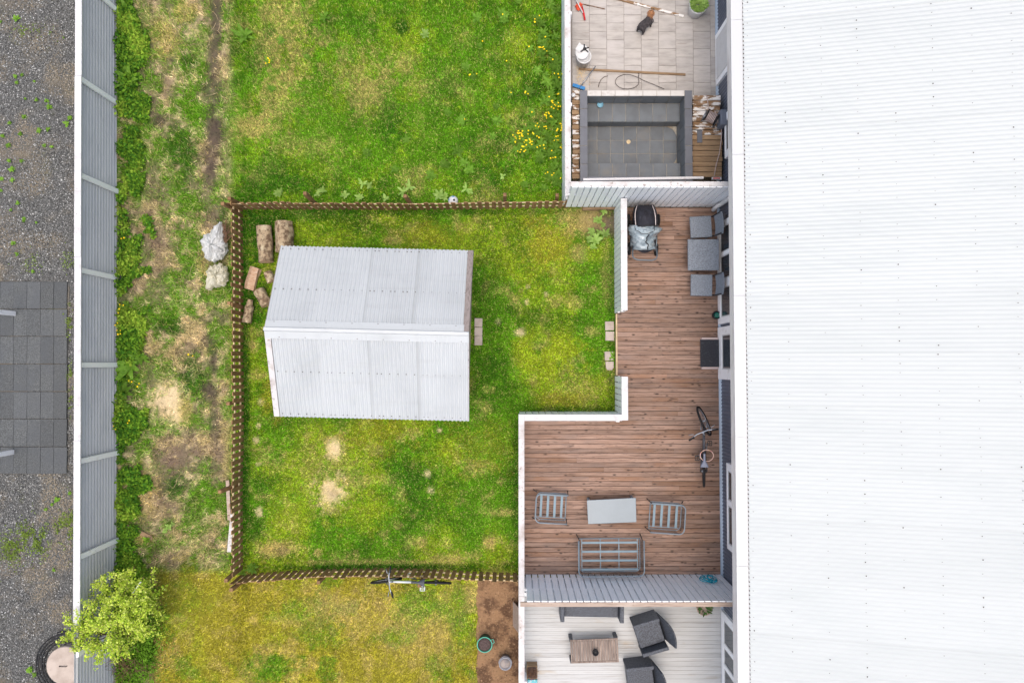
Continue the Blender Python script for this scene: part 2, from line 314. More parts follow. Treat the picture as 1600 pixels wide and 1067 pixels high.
# ================================================================ the ground
def plane(name, x0, x1, y0, y1, z, mat, label, cat):
    o = MB().add([(x0, y0, z), (x1, y0, z), (x1, y1, z), (x0, y1, z)], [(0, 1, 2, 3)]).build(name, mat)
    return tag(o, label, cat, kind='structure')
plane('ground', -150, 150, -150, 150, -.06, mt['ground'], 'bare brown earth reaching out beyond the gardens', 'ground')
ZD = .15                                   # deck height
XF = P(184, 570, 0).x                      # foot of the metal fence
XW = P(1125, 570, ZD).x                    # house wall
_a, _b = P(184.5, 0), P(183.5, 1067); FK = (_a.x - _b.x) / (_a.y - _b.y); fline = lambda Y: XF + FK * Y      # the metal fence runs slightly askew
YT, YB = 9.3, -8.3                         # how far the place is built north and south
X_TALL = P(883, 321, ZD).x                 # west end of the tall white fence
Y_NF = P(950, 322.5, ZD).y                 # tall white fence, north
Y_SF = P(950, 898, ZD).y                   # tall white fence, south
X_LW = P(960.3, 400, 0).x                  # foot of the low fence beside the deck
X_W3 = P(811, 800, 0).x
Y_N2 = P(880, 643.5, 0).y

GD, GR, GY, OL, TAN, STR, SOI, DRK = [np.array(lin(c)) for c in ((58, 114, 22), (104, 158, 30), (170, 190, 46), (178, 172, 58), (212, 192, 124), (226, 206, 166), (134, 116, 102), (88, 76, 70))]
# blobs: photo x, y, radius x, radius y, colour, strength
BL = [ # north lawn
 (440, 50, 60, 60, TAN, .55), (430, 150, 40, 40, TAN, .5), (560, 120, 50, 50, TAN, .35), (575, 150, 22, 40, TAN, .45), (628, 100, 25, 25, TAN, .45), (400, 200, 40, 25, TAN, .6), (470, 230, 60, 20, TAN, .35), (655, 135, 22, 22, TAN, .3), (820, 75, 35, 35, GY, .6), (640, 60, 30, 30, GY, .5),
 (628, 43, 14, 15, GD, .95), (612, 200, 27, 28, GD, .8), (830, 130, 50, 40, GD, .5), (850, 60, 30, 40, GD, .5), (385, 90, 28, 40, GD, .5), (420, 45, 14, 12, GD, .5), (480, 285, 70, 22, GD, .6), (780, 230, 60, 50, GD, .4), (700, 150, 30, 60, GD, .35), (560, 30, 70, 30, GD, .35), (440, 260, 50, 30, GD, .45),
 (520, 200, 90, 60, GR, .3), (740, 80, 60, 60, GR, .4),
 # main lawn
 (519, 770, 26, 27, STR, 1.0), (519, 772, 11, 10, SOI, .5), (523, 702, 15, 20, STR, 1.0), (515, 740, 50, 60, TAN, .3), (405, 800, 6, 9, STR, .8), (400, 688, 6, 6, STR, .7), (408, 628, 6, 6, STR, .7), (404, 665, 4, 5, STR, .7), (403, 725, 5, 4, STR, .6), (395, 540, 12, 10, TAN, .6), (668, 740, 6, 8, STR, .8), (673, 766, 6, 6, STR, .8), (687, 672, 5, 4, STR, .8), (813, 519, 9, 7, STR, .8), (823, 472, 4, 5, STR, .7), (825, 448, 3, 3, STR, .7), (853, 460, 4, 4, STR, .7), (778, 502, 5, 5, STR, .6), (782, 800, 30, 7, TAN, .6), (765, 848, 10, 12, TAN, .8), (435, 857, 38, 13, TAN, .8), (440, 860, 12, 8, DRK, .4), (497, 863, 7, 7, TAN, .7), (660, 845, 8, 10, TAN, .6), (700, 872, 30, 8, TAN, .5), (600, 878, 160, 5, TAN, .45), (745, 730, 25, 14, TAN, .4),
 (936, 347, 30, 24, DRK, 1.0), (955, 350, 14, 26, SOI, .9), (870, 555, 40, 36, GY, .95), (820, 560, 18, 30, GY, .7), (900, 610, 40, 25, TAN, .3), (880, 625, 40, 15, OL, .6), (860, 375, 40, 45, OL, .6), (900, 345, 40, 22, TAN, .55), (905, 395, 15, 15, TAN, .5), (950, 430, 12, 50, TAN, .35), (785, 410, 30, 30, GY, .45), (660, 365, 60, 20, OL, .35), (615, 375, 18, 8, TAN, .5), (590, 680, 60, 30, OL, .4), (455, 800, 30, 40, GY, .5), (560, 800, 50, 30, GY, .5), (760, 700, 60, 40, OL, .3), (430, 600, 20, 60, OL, .6),
 (420, 750, 28, 26, GD, .5), (400, 830, 20, 20, GD, .5), (640, 740, 40, 30, GD, .55), (760, 600, 40, 50, GD, .6), (760, 450, 30, 80, GD, .45), (680, 790, 40, 30, GD, .55), (480, 335, 110, 14, GD, .6), (560, 350, 60, 20, GD, .4), (800, 660, 20, 40, GR, .5), (860, 500, 60, 20, GD, .45), (730, 800, 50, 30, GR, .6), (500, 640, 60, 20, GR, .5),
 (382, 600, 9, 300, GD, .9), (600, 331, 260, 7, GD, .7), (600, 886, 210, 5, GD, .8), (400, 370, 34, 40, GD, .8), (395, 470, 30, 40, GD, .8), (955, 490, 7, 150, GD, .5), (806, 770, 6, 120, GD, .6), (890, 640, 80, 6, GD, .55),  # darker green along fences: longer grass, plus fence shade put into the colour
 # south lawn
 (600, 960, 130, 35, TAN, .35), (520, 950, 50, 25, TAN, .35), (660, 1000, 60, 40, TAN, .3), (420, 1040, 50, 25, GR, .8), (500, 990, 40, 25, GR, .5), (665, 945, 50, 25, GR, .45), (720, 985, 25, 30, GR, .4), (420, 940, 60, 40, OL, .5), (260, 960, 40, 60, SOI, .12), (290, 930, 60, 40, OL, .5), (340, 1000, 60, 60, OL, .4), (738, 930, 14, 28, TAN, .7),
 # rough strip
 (262, 630, 26, 36, STR, 1.0), (290, 640, 14, 26, TAN, .6), (285, 240, 24, 50, GD, .7), (300, 170, 24, 40, GR, .75), (300, 60, 34, 40, GR, .6), (296, 95, 14, 14, GD, .7), (225, 25, 30, 30, GR, .5), (270, 275, 30, 20, GR, .6), (290, 370, 30, 40, GR, .8), (310, 410, 30, 30, GR, .7), (268, 440, 18, 18, GR, .7), (265, 510, 22, 16, GD, .75), (285, 470, 36, 26, GR, .5), (300, 585, 18, 40, GD, .7), (245, 575, 20, 20, GR, .7), (315, 660, 24, 18, GR, .5), (270, 760, 24, 24, GD, .8), (305, 795, 24, 46, GR, .8), (250, 850, 40, 16, GR, .6), (250, 665, 20, 14, GR, .6), (345, 340, 14, 14, GD, .7), (355, 640, 10, 20, GR, .7), (370, 840, 14, 40, GR, .5), (345, 870, 24, 20, GR, .6), (352, 220, 14, 110, GR, .4),
 (338, 25, 10, 45, DRK, .9), (334, 85, 11, 35, DRK, .85), (331, 145, 17, 26, DRK, .75), (335, 210, 15, 42, DRK, .95), (330, 265, 12, 30, DRK, .9), (322, 300, 10, 20, SOI, .6), (335, 330, 14, 14, SOI, .7), (330, 350, 12, 20, SOI, .6), (324, 533, 12, 12, DRK, .7), (335, 565, 9, 26, DRK, .8), (328, 610, 13, 18, DRK, .85), (336, 660, 9, 46, DRK, .75), (337, 720, 10, 30, SOI, .6), (285, 715, 36, 26, SOI, .8), (255, 725, 20, 40, SOI, .6), (235, 165, 16, 26, SOI, .6), (248, 190, 12, 12, DRK, .7), (240, 285, 16, 30, SOI, .6), (250, 380, 24, 32, SOI, .6), (245, 455, 20, 24, SOI, .5), (236, 590, 10, 20, SOI, .5), (225, 840, 20, 10, TAN, .6), (245, 790, 24, 24, SOI, .5), (228, 770, 20, 50, TAN, .4), (260, 60, 26, 40, TAN, .5), (290, 20, 20, 20, TAN, .5), (318, 410, 10, 20, TAN, .5), (335, 400, 22, 36, SOI, .5)]
def turf(X, Y, dith=False):
    px, py = Q(X, Y, 0)
    n1 = fbm(X, Y, .9, 1); n2 = fbm(X, Y, 3.1, 5); n3 = fbm(X, Y, 1.7, 9); n4 = fbm(X, Y, 7.0, 13, 3)
    strip = sst(372, 350, px) * sst(898, 880, py); strip = np.maximum(strip, sst(255, 225, px))
    south = sst(886, 898, py) * (1 - strip); north = sst(324, 318, py) * (1 - strip)
    mainl = np.clip(1 - strip - south - north, 0, 1)
    def mix(a, b, t):
        if dith: t = .4 * t + .6 * (rng.random(t.shape) < t)
        return a * (1 - t[..., None]) + b * t[..., None]
    o = np.ones(X.shape)[..., None]
    cn = mix(mix(GR * o, GD * o, sst(.5, .68, n1) * .55), TAN * o, sst(.54, .78, n3) * .35); cn = mix(cn, GY * o, sst(.48, .68, n2) * .28)
    cm = mix(mix(GR * o, GY * o, sst(.4, .64, n1) * .62), GD * o, sst(.52, .7, n3) * .5); cm = mix(cm, TAN * o, sst(.56, .76, n2) * .4)
    cs = mix(mix(OL * o, GY * o, sst(.45, .66, n1) * .7), TAN * o, sst(.48, .68, n2) * .42); cs = mix(cs, GR * o, sst(.56, .7, n3) * .55)
    TANs = np.array(lin((194, 180, 134))); ct = mix(mix(TANs * o, GR * o, sst(.39, .53, n3) * .85), SOI * o, sst(.5, .64, n2) * .65); ct = mix(ct, STR * o, sst(.55, .7, n4) * .6)
    c = cn * north[..., None] + cm * mainl[..., None] + cs * south[..., None] + ct * strip[..., None]
    bare = strip * sst(.5, .64, n2) * .6
    wob = (n4 - .5) * 1.6 + (n2 - .5) * 1.5 + (fbm(X, Y, 21, 17, 2) - .5) * 1.1
    for bx, by, rx, ry, cc, st in BL:
        d = np.sqrt(((px - bx) / rx) ** 2 + ((py - by) / ry) ** 2) + wob * min(1, max(.3, min(rx, ry) / 30))
        w = sst(1.35, .4, d) * st
        c = mix(c, cc * o, w)
        if cc is STR or cc is SOI or cc is DRK: bare = np.maximum(bare, w)
        elif cc is not TAN: bare = bare * (1 - w)
    v = (.8 + .4 * n4)[..., None]
    longg = .18 * north + .03 * mainl + .9 * strip + sst(392, 380, px) * sst(360, 372, px) + .8 * sst(334, 326, py) * mainl + .8 * sst(880, 886, py) * mainl
    return c * v, np.clip(bare, 0, 1), np.clip(longg, 0, 1.2)

def turf_sheet(name, x0, x1, y0, y1, label, cat, step=.05):
    nx, ny = int((x1 - x0) / step), int((y1 - y0) / step)
    xs = np.linspace(x0, x1, nx + 1); ys = np.linspace(y0, y1, ny + 1); X, Y = np.meshgrid(xs, ys)
    c, bare, lg = turf(X, Y)
    Z = (fbm(X, Y, 1.2, 21) - .5) * .03 + (fbm(X, Y, 9, 25, 2) - .5) * .025 * bare - .012
    i = np.arange((nx + 1) * (ny + 1)).reshape(ny + 1, nx + 1)
    Fa = np.stack([i[:-1, :-1], i[:-1, 1:], i[1:, 1:], i[1:, :-1]], -1).reshape(-1, 4)
    me = np_mesh(name, np.stack([X, Y, Z], -1).reshape(-1, 3), Fa, mt['ground_attr'], c.reshape(-1, 3) * (.6 + .4 * bare.reshape(-1, 1)), smooth=True)  # ground darkened under grass: shade between blades put into its colour
    return tag(link(name, me), label, cat, kind='structure')
XS = P(366, 600, 0).x
turf_sheet('rough_ground', XF - .19, XS, YB, YT, 'strip of dry patchy ground between the metal fence and the low picket fence', 'ground')
turf_sheet('lawn', XS, X_LW + .35, YB, YT, 'patchy green lawn with yellowed spots around the small shed', 'lawn')

SH_C = Vector((-2.625, 0, 0))               # filled in below, shed footprint for the blades
def blades(name, x0, x1, y0, y1, n, label, keep):
    X = rng.uniform(x0, x1, n); Y = rng.uniform(y0, y1, n); px, py = Q(X, Y, 0)
    k = keep(X, Y, px, py); X, Y = X[k], Y[k]
    c, bare, lg = turf(X, Y, True); m = rng.random(len(X)) > bare * .93
    X, Y, c, bare, lg = X[m], Y[m], c[m], bare[m], lg[m]; n = len(X)
    clump = fbm(X, Y, 6, 31, 2)
    L = (.026 + .042 * rng.random(n)) * (1 + 1.5 * lg * np.clip(clump * 1.5, .4, 1.4)) * (1 - .5 * bare)
    az = rng.uniform(0, 2 * np.pi, n); az = az + (clump - .5) * 6; lean = rng.uniform(.35, 1.25, n); w = rng.uniform(.005, .0105, n)
    dx, dy = np.cos(az), np.sin(az); b = np.stack([X, Y, np.full(n, -.012)], -1)
    side = np.stack([-dy * w, dx * w, 0 * w], -1); tip = b + np.stack([dx * np.sin(lean) * L, dy * np.sin(lean) * L, np.cos(lean) * L + .006], -1)
    V = np.stack([b - side, b + side, tip], 1).reshape(-1, 3)
    ci = np.floor(X / .03).astype(int) * 37 + np.floor(Y / .03).astype(int) * 101; cell = .62 + .8 * _T[ci & 255, (ci >> 5) & 255]
    j = (rng.uniform(.55, 1.5, n) * cell)[:, None]; straw = (rng.random(n) < .12)[:, None]
    cc = np.where(straw, c * .5 + TAN * .5, c) * j * 1.2
    C = np.repeat(cc, 3, 0); C[2::3] *= 1.0
    me = np_mesh(name, V, np.arange(n * 3).reshape(-1, 3), mt['attr'], C)
    return tag(link(name, me), label, 'grass', kind='stuff')
def keep_lawn(X, Y, px, py):
    k = ~((X > X_TALL + .02) & (Y > Y_NF - .05)) & ~((X > X_W3 - .02) & (Y < Y_N2)) & ~(X > X_LW - .01)
    k &= ~((px > 746) & (py > 905)) 
    k &= ~((X > -4.25) & (X < -1.0) & (Y > -1.05) & (Y < 1.9))
    return k
blades('lawn_grass', XS, X_LW, YB, YT, 620000, 'short mown green and yellowed grass of the lawns', keep_lawn)
blades('rough_grass', XF - .16, XS, YB, YT, 125000, 'longer dry and green grass of the strip along the metal fence', lambda X, Y, px, py: ~((px < 232) & (rng.random(len(X)) < .5)))

# soil beds
def soil_bed(name, x0, x1, y0, y1, label, amp=.05):
    def fn(u, v):
        x = x0 + (x1 - x0) * u; y = y0 + (y1 - y0) * v
        e = min(u, 1 - u, v, 1 - v) * 8
        return (x + (0 if 0 < u else .02 * math.sin(y * 9)), y, .004 + min(1, e) * amp * float(fbm(np.array(x), np.array(y), 6, 41)))
    o = MB().grid(lambda u, v: fn(v, u), int((y1 - y0) / .035), int((x1 - x0) / .035)).build(name, mt['soil'], smooth=True)
    for p in o.data.polygons: pass
    o.data.flip_normals() if o.data.polygons[0].normal.z < 0 else None
    return tag(o, label, 'soil', kind='structure')
soil_bed('soil_bed', P(745, 950).x, X_W3 - .01, YB, P(780, 903).y, 'bare brown soil bed along the white deck of the neighbour')

# gravel yard
X0G = -14.0
tag(MB().add([(X0G, YB, -.01), (fline(YB), YB, -.01), (fline(YT), YT, -.01), (X0G, YT, -.01)], [(0, 1, 2, 3)]).build('gravel_yard', mt['gravel_base']), 'dark grey gravel yard beyond the metal fence', 'gravel', kind='structure')
PAV_X1 = P(106, 570, 0).x; PAV_Y1 = P(50, 440, 0).y; PAV_Y0 = P(50, 740, 0).y
def stones(n):
    X = rng.uniform(-12.2, XF - .9, n); Y = rng.uniform(YB, YT, n)
    k = ~((X < PAV_X1 + .01) & (Y < PAV_Y1 + .01) & (Y > PAV_Y0 - .01)); X, Y = X[k], Y[k]; n = len(X)
    s = rng.uniform(.006, .016, n); a = rng.uniform(0, 6.28, n); e = rng.uniform(.6, 1.5, n)
    O = np.array([(1, 0, 0), (0, 1, 0), (-1, 0, 0), (0, -1, 0), (0, 0, .8), (0, 0, -.8)], float)
    V = O[None] * s[:, None, None]; V[:, :, 0] *= e[:, None]
    ca, sa = np.cos(a)[:, None], np.sin(a)[:, None]; x = V[:, :, 0] * ca - V[:, :, 1] * sa; y = V[:, :, 0] * sa + V[:, :, 1] * ca
    V = np.stack([x + X[:, None], y + Y[:, None], V[:, :, 2] + rng.uniform(-.006, .008, n)[:, None]], -1)
    T = np.array([(0, 1, 4), (1, 2, 4), (2, 3, 4), (3, 0, 4)]); Fa = (np.arange(n)[:, None, None] * 6 + T[None]).reshape(-1, 3)
    g = rng.choice(np.array([.05, .09, .13, .18, .26, .4, .55]), n, p=[.16, .22, .22, .2, .12, .06, .02]); col = np.stack([g * .97, g, g * .99], -1)
    patch = sst(.54, .66, fbm(X, Y, .9, 51))[:, None]; col = col * (1 - patch * .5) + patch * .5 * np.array(lin((160, 146, 120)))
    me = np_mesh('gravel_stones', V.reshape(-1, 3), Fa, mt['stone_attr'], np.repeat(col, 6, 0))
    tag(link('gravel_stones', me), 'loose small grey and pale stones of the gravel yard', 'gravel', kind='stuff')
stones(110000)

# pavers
pav = tag(MB().box(P(-70, 570).x, PAV_X1, PAV_Y0, PAV_Y1, -.008, .004).build('paving', mt['gravel_base']), 'dark grey rectangular slabs laid in the gravel yard', 'paving', kind='structure')
cols = [-82, -61, -40, -19, 1.7, 22.8, 43.8, 64.8, 85.4, 106]
rows = [440, 483, 525.5, 568.6, 611.5, 654, 697.5, 740]
pm = MB().box(-.5, .5, -.5, .5, 0, 1).mesh('paver', mt['paver'])
for i in range(len(cols) - 1):
    for j in range(len(rows) - 1):
        a = P(cols[i], rows[j]); b = P(cols[i + 1], rows[j + 1])
        inst('paver', pm, pav, ((a.x + b.x) / 2, (a.y + b.y) / 2, .004), (random.uniform(-.004, .004), random.uniform(-.004, .004), random.uniform(-.004, .004)), (b.x - a.x - .02, a.y - b.y - .02, .03 + random.uniform(-.003, .003)))

# ================================================================ corrugated sheets
def corr(mb, o, along, across, nrm, pitch, amp, seg=6, phase=0.0):
    o, along, across, nrm = Vector(o), Vector(along), Vector(across), Vector(nrm)
    L = across.length; n = max(2, int(round(L / pitch * seg))); vs = []; fs = []
    for i in range(n + 1):
        t = i / n; d = o + across * t + nrm * (amp * math.sin(2 * math.pi * (t * L / pitch + phase)))
        vs += [d, d + along]
    flip = along.cross(across).dot(nrm) < 0
    for i in range(n): q = (2 * i, 2 * i + 1, 2 * i + 3, 2 * i + 2); fs.append(q[::-1] if flip else q)
    return mb.add(vs, fs)

# ---------------------------------------------------------------- metal fence along the gravel
FH = 1.42
mf = thing('metal_fence', 'tall galvanised corrugated metal fence with white posts and cap along gravel', 'fence', (XF, 0, 0), -math.atan(FK))
Xf = XF - .015
fy = [P(185, y, .15).y for y in (15, 160, 298, 434, 570, 708, 845, 983, 1118)]
fy = [fy[0] + 2.0] + fy; fy = [fy[0] + 2.0] + fy
for i in range(len(fy) - 1):
    corr(MB(), (Xf, fy[i + 1] + .003, .04), (0, fy[i] - fy[i + 1] - .006, 0), (0, 0, FH - .05), (1, 0, 0), .098, .027, 8).build('sheet', mt['metal_fence'], mf, smooth=True)
    if i > 0: MB().box(XF + .012, XF + .06, fy[i] - .05, fy[i] + .05, -.05, FH - .005).build('post', mt['white'], mf, bevel=.004)
    a, b = fy[i + 1] + (.4 if i % 2 else 0), fy[i] + (.4 if i % 2 == 0 else 0)
xa, xb = P(117, 570, FH).x, P(127.5, 570, FH).x
ys = np.arange(YT, YB, -3.6)
for i in range(len(ys) - 1):
    o = random.uniform(-.006, .006)
    MB().box(xa + o, xb + o, ys[i + 1] + .002, ys[i] - .002, FH, FH + .03).build('cap_board', mt['cap'], mf, bevel=.004)

# ---------------------------------------------------------------- picket fences (low, brown)
pk = MB().hexa([(-.044, -.009, 0), (.044, -.009, 0), (.044, .009, 0), (-.044, .009, 0), (-.044, -.009, .6), (.044, -.009, .6), (.044, .009, .6), (-.044, .009, .6)]).mesh('picket', mt['brown'])
def picket_fence(pts, outward, label, posts, name='picket_fence', pitch=.1425):
    pts = [P(x, y, 0) for x, y in pts]; root = thing(name, label, 'fence', (pts[0].x, pts[0].y, 0))
    out = Vector((outward[0], outward[1], 0)).normalized()
    seg = [(pts[i + 1] - pts[i]).length for i in range(len(pts) - 1)]; tot = sum(seg)
    def at(d):
        for i, s in enumerate(seg):
            if d <= s or i == len(seg) - 1: t = d / s; return pts[i].lerp(pts[i + 1], t), (pts[i + 1] - pts[i]).normalized()
            d -= s
    n = int(tot / pitch)
    for k in range(n + 1):
        p, d = at(min(tot, k * pitch + .03)); a = math.atan2(d.y, d.x)
        inst('picket', pk, root, (p.x, p.y, random.uniform(.0, .015)), (random.uniform(-.03, .03), random.uniform(-.025, .025), a + random.uniform(-.03, .03)), (random.uniform(.94, 1.06), 1, random.uniform(.97, 1.03)))
    for z in (.13, .43):
        for i in range(len(pts) - 1):
            a, b = pts[i] + out * .022, pts[i + 1] + out * .022; a.z = b.z = z
            MB().beam(a, b, .022, .05).build('rail', mt['cream'], root)
    for d, h in posts:
        p, dd = at(d); p = p + out * .09
        t = p + Vector((random.uniform(-.03, .03), random.uniform(-.03, .03), h))
        MB().beam(p - Vector((0, 0, .1)), t, .07, .07).build('post', mt['brown'], root, bevel=.004)
    return root
picket_fence([(379, 326), (380.5, 430), (380, 560), (381.5, 640), (379, 760), (380, 890)], (-1, 0), 'low brown picket fence between the lawn and the dry strip', [(.05, .8), (2.1, .62), (4.2, .62), (5.98, .92), (7.78, .75)])
picket_fence([(372, 328), (440, 327.2), (520, 327.6), (640, 328.2), (740, 327), (820, 325.6), (884, 325)], (0, 1), 'low brown picket fence dividing the lawn from the dandelion lawn', [(.1, .7), (1.72, .95), (3.8, .95), (5.82, .95), (6.95, .7)])
picket_fence([(377, 898), (434, 893), (509, 888.5), (609, 887), (684, 889), (746, 893), (811, 895.5)], (0, -1), 'low curving brown picket fence with a bicycle leaning on it', [(.08, .75), (1.85, .72), (3.95, .9), (5.9, .5)])

# ---------------------------------------------------------------- white fences round the decks
def white_run(root, a, b, h, side, z0=.02, pitch=.125, gap=.018, cap=True, capw=.13, capm=None, rails=(.3, .75), capoff=0.0, th=.018, z_cap=.035):
    """pickets between ground points a, b; `side` = unit vector towards the visible face"""
    a = Vector((a[0], a[1], 0)); b = Vector((b[0], b[1], 0)); d = (b - a); L = d.length; d.normalize(); s = Vector(side).normalized()
    n = max(1, int(round(L / pitch))); w = L / n; ang = math.atan2(d.y, d.x)
    me = MB().box(-(w - gap) / 2, (w - gap) / 2, -th / 2, th / 2, z0, h).mesh('picket', mt['picket'])
    for k in range(n):
        p = a + d * (w * (k + .5)); inst('picket', me, root, p + s * random.uniform(0, .003), (0, 0, ang + random.uniform(-.002, .002)))
        if k < n - 1: inst('picket', me, root, p + d * (w / 2) - s * (th + .05), (0, 0, ang))
    for rz in rails:
        p, q = a - s * (th / 2 + .024), b - s * (th / 2 + .024); p.z = q.z = z0 + (h - z0) * rz
        MB().beam(p, q, .042, .07).build('rail', mt['white'], root)
    m = max(1, int(L / 1.8))
    for k in range(m + 1):
        p = a + d * (.05 + (L - .1) * k / m) - s * (th * 1.5 + .09); MB().box(p.x - .033, p.x + .033, p.y - .033, p.y + .033, -.05, h - (.35 if h > 1.2 else .2)).build('post', mt['white'], root)
    if cap:
        p, q = a - s * (capw / 2 - .02) + s * capoff, b - s * (capw / 2 - .02) + s * capoff; p.z = q.z = h + z_cap / 2 + .001
        MB().beam(p, q, capw, z_cap).build('cap_board', capm or mt['cap'], root, bevel=.004)
HL = .95
ya, yb = P(965, 325, .1).y, P(965, 490, .05).y
fa = thing('white_fence', 'low white board fence standing beside the baby stroller', 'fence', (X_LW, ya, 0))
white_run(fa, (X_LW, Y_NF - .03), (X_LW, yb), HL, (-1, 0, 0), pitch=.11)
fb = thing('white_fence', 'short low white board fence stub meeting the corner of the deck', 'fence', (X_LW, P(965, 587).y, 0))
white_run(fb, (X_LW, P(965, 587).y), (X_LW, Y_N2 - .1), HL, (-1, 0, 0), pitch=.135)
fc = thing('white_fence', 'low white board fence on the inner corner of the lawn beside brown deck', 'fence', (X_W3, Y_N2, 0))
white_run(fc, (X_W3, Y_N2), (X_LW - .012, Y_N2), HL, (0, 1, 0), pitch=.14, capoff=.0)
fc.children[-1].location.x += .08; fc.children[-1].location.z += .038
fd = thing('white_fence', 'long low white board fence between lawn and the brown deck with metal furniture', 'fence', (X_W3, Y_N2, 0))
white_run(fd, (X_W3, Y_SF - .158), (X_W3, Y_N2 - .03), HL, (-1, 0, 0), capm=mt['peel'], pitch=.13, capw=.118)
fe = thing('white_fence', 'low white board fence between the soil bed and the white deck', 'fence', (X_W3, Y_SF - .25, 0))
white_run(fe, (X_W3, YB), (X_W3, Y_SF - .16), HL, (-1, 0, 0), capm=mt['peel'], pitch=.13, capw=.118)
ff = thing('white_fence', 'low white fence with peeling cap between the dandelions and the tiled patio', 'fence', (P(881, 200).x, Y_NF, 0))
xff = 1.10
white_run(ff, (xff, Y_NF + .02), (xff, YT), HL, (-1, 0, 0), capm=mt['peel'], pitch=.13, capw=.125)
HT = ZD + 1.62
fg = thing('white_fence', 'tall white board fence behind the stroller, dividing deck from hot tub', 'fence', (X_TALL, Y_NF, 0))
white_run(fg, (X_TALL, Y_NF), (XW - .02, Y_NF), HT, (0, -1, 0), z0=ZD - .02, pitch=.128, gap=.02, cap=False, rails=(.12, .55, .95))
fh = thing('white_fence', 'tall white board fence with blue rope, dividing brown deck from white deck', 'fence', (X_W3 + .12, Y_SF, 0))
white_run(fh, (X_W3 + .125, Y_SF), (XW - .02, Y_SF), HT, (0, 1, 0), z0=ZD - .02, pitch=.133, gap=.024, cap=False, rails=(.12, .52, .95))
p0, p1 = P(813, 941.5, HT), P(1143, 941, HT)
MB().box(p0.x, XW - .02, Y_SF - .095, Y_SF - .012, HT - .04, HT + .006).build('top_beam', mt['greywood'], fh, bevel=.004)
MB().box(X_W3 - .02, X_W3 + .1, Y_N2 - .115, Y_N2 + .022, HL + .0375, HL + .071).build('corner_cap', mt['cap'], fc, bevel=.004)
MB().box(X_TALL - .02, XW - .02, Y_NF + .012, Y_NF + .105, HT - .04, HT + .006).build('top_beam', mt['peel'], fg, bevel=.004)

# ================================================================ the decks
deck = tag(MB().box(X_LW + .02, XW - .01, Y_SF - .02, Y_NF - .02, .0, ZD - .035).build('brown_deck', mt['black']), 'brown stained wooden deck with black joints beside the house', 'deck', kind='structure')
bd = MB().box(-.5, .5, -.5, .5, -.5, .5).mesh('board', mt['deck'])
pitch = .0995; y = Y_NF - .03; k = 0
while y > Y_SF + .04:
    wb_ = min(pitch, y - Y_SF - .011); yc = y - wb_ / 2
    xl = X_W3 + .09 if yc < Y_N2 - .06 else X_LW + .03
    cuts = [xl, XW - .012]
    if random.random() < (.75 if xl < 1 else .35): cuts = [xl, random.uniform(xl + .8, XW - .8), XW - .012]
    for a, b in zip(cuts, cuts[1:]):
        inst('board', bd, deck, ((a + b) / 2, yc + random.uniform(-.001, .001), ZD - .014 + random.uniform(-.002, .002)), (random.uniform(-.008, .008), 0, random.uniform(-.0006, .0006)), (b - a - .003, wb_ - random.uniform(.007, .010), .028))
    y -= pitch
MB().box(X_W3 + .07, X_LW + .02, Y_SF - .02, Y_N2 - .05, 0, ZD - .035).build('joist_frame', mt['black'], deck)
MB().box(X_LW + .002, X_LW + .028, P(960, 587).y + .01, yb - .01, .01, ZD - .004).build('edge_board', mt['cream'], deck)

wdeck = tag(MB().box(X_W3 + .08, XW - .01, YB, Y_SF - .1, 0, ZD - .035).build('white_deck', mt['black']), 'white painted wooden deck with charcoal wicker furniture', 'deck', kind='structure')
bw = MB().box(-.5, .5, -.5, .5, -.5, .5).mesh('board', mt['white_deck'])
y = Y_SF - .1
while y > YB:
    inst('board', bw, wdeck, ((X_W3 + .09 + XW - .012) / 2, y - .045, ZD - .014 + random.uniform(-.001, .001)), (random.uniform(-.006, .006), 0, 0), (XW - X_W3 - .105, .0865, .028)); y -= .09

patio = tag(MB().box(xff + .02, XW - .01, 5.63, YT, 0, ZD - .012).build('tiled_patio', mt['grout']), 'patio of pale wood-look tiles beside the hot tub', 'patio', kind='structure')
tl = MB().box(-.5, .5, -.5, .5, -.5, .5).mesh('tile', mt['patio'])
tw = .3765; x = P(948, 60, ZD).x - 2 * tw; c = 0
ytub = 5.63
while x < XW - .05:
    xe = min(x + tw, XW - .012); xs_ = max(x, xff + .03); y = ytub - (c % 2) * tw / 2 - .1
    while y < YT:
        y0_ = max(y, 5.635); hh_ = y + tw - y0_
        if xe - xs_ > .03 and hh_ > .03: inst('tile', tl, patio, ((xs_ + xe) / 2, y0_ + hh_ / 2, ZD - .008), (0, 0, 0), (xe - xs_ - .007, hh_ - .007, .016 + random.uniform(-.001, .001)))
        y += tw
    x += tw; c += 1

# ================================================================ the house
house = thing('house', 'long house with white corrugated roof and blue grey cladding', 'house', (XW, 0, 0))
XE, ZE, SL = 4.172, 2.655, math.tan(R(13)); XR = 10.2
def zroof(x): return ZE + (x - XE) * SL
corr(MB(), (XW + .013, YB, 0), (0, 0, 2.5), (0, YT - YB, 0), (-1, 0, 0), .0765, .009, 6).build('wall', mt['clad'], house, smooth=True)
MB().box(XW + .03, 16.2, YB + .02, YT - .02, 0, 2.45).build('wall_core', mt['clad'], house)
MB().add([(XW + .004 - .03, YB, ZD + .035), (XW - .026, YT, ZD + .035), (XW - .034, YT, ZD + .003), (XW - .034, YB, ZD + .003), (XW + .02, YB, ZD + .05), (XW + .02, YT, ZD + .05)], [(0, 3, 2, 1), (4, 0, 1, 5)]).build('base_flashing', mt['basefl'], house)
MB().box(3.978, 4.0, YB, YT, 2.35, 2.612).build('fascia', mt['fascia'], house)
MB().box(4.0, XW + .05, YB, YT, 2.352, 2.372).build('soffit', mt['fascia'], house)
fl = [P(1157, y, 2.62).y for y in (32, 242, 462, 683, 884)]; fl = [YT] + fl + [YB]
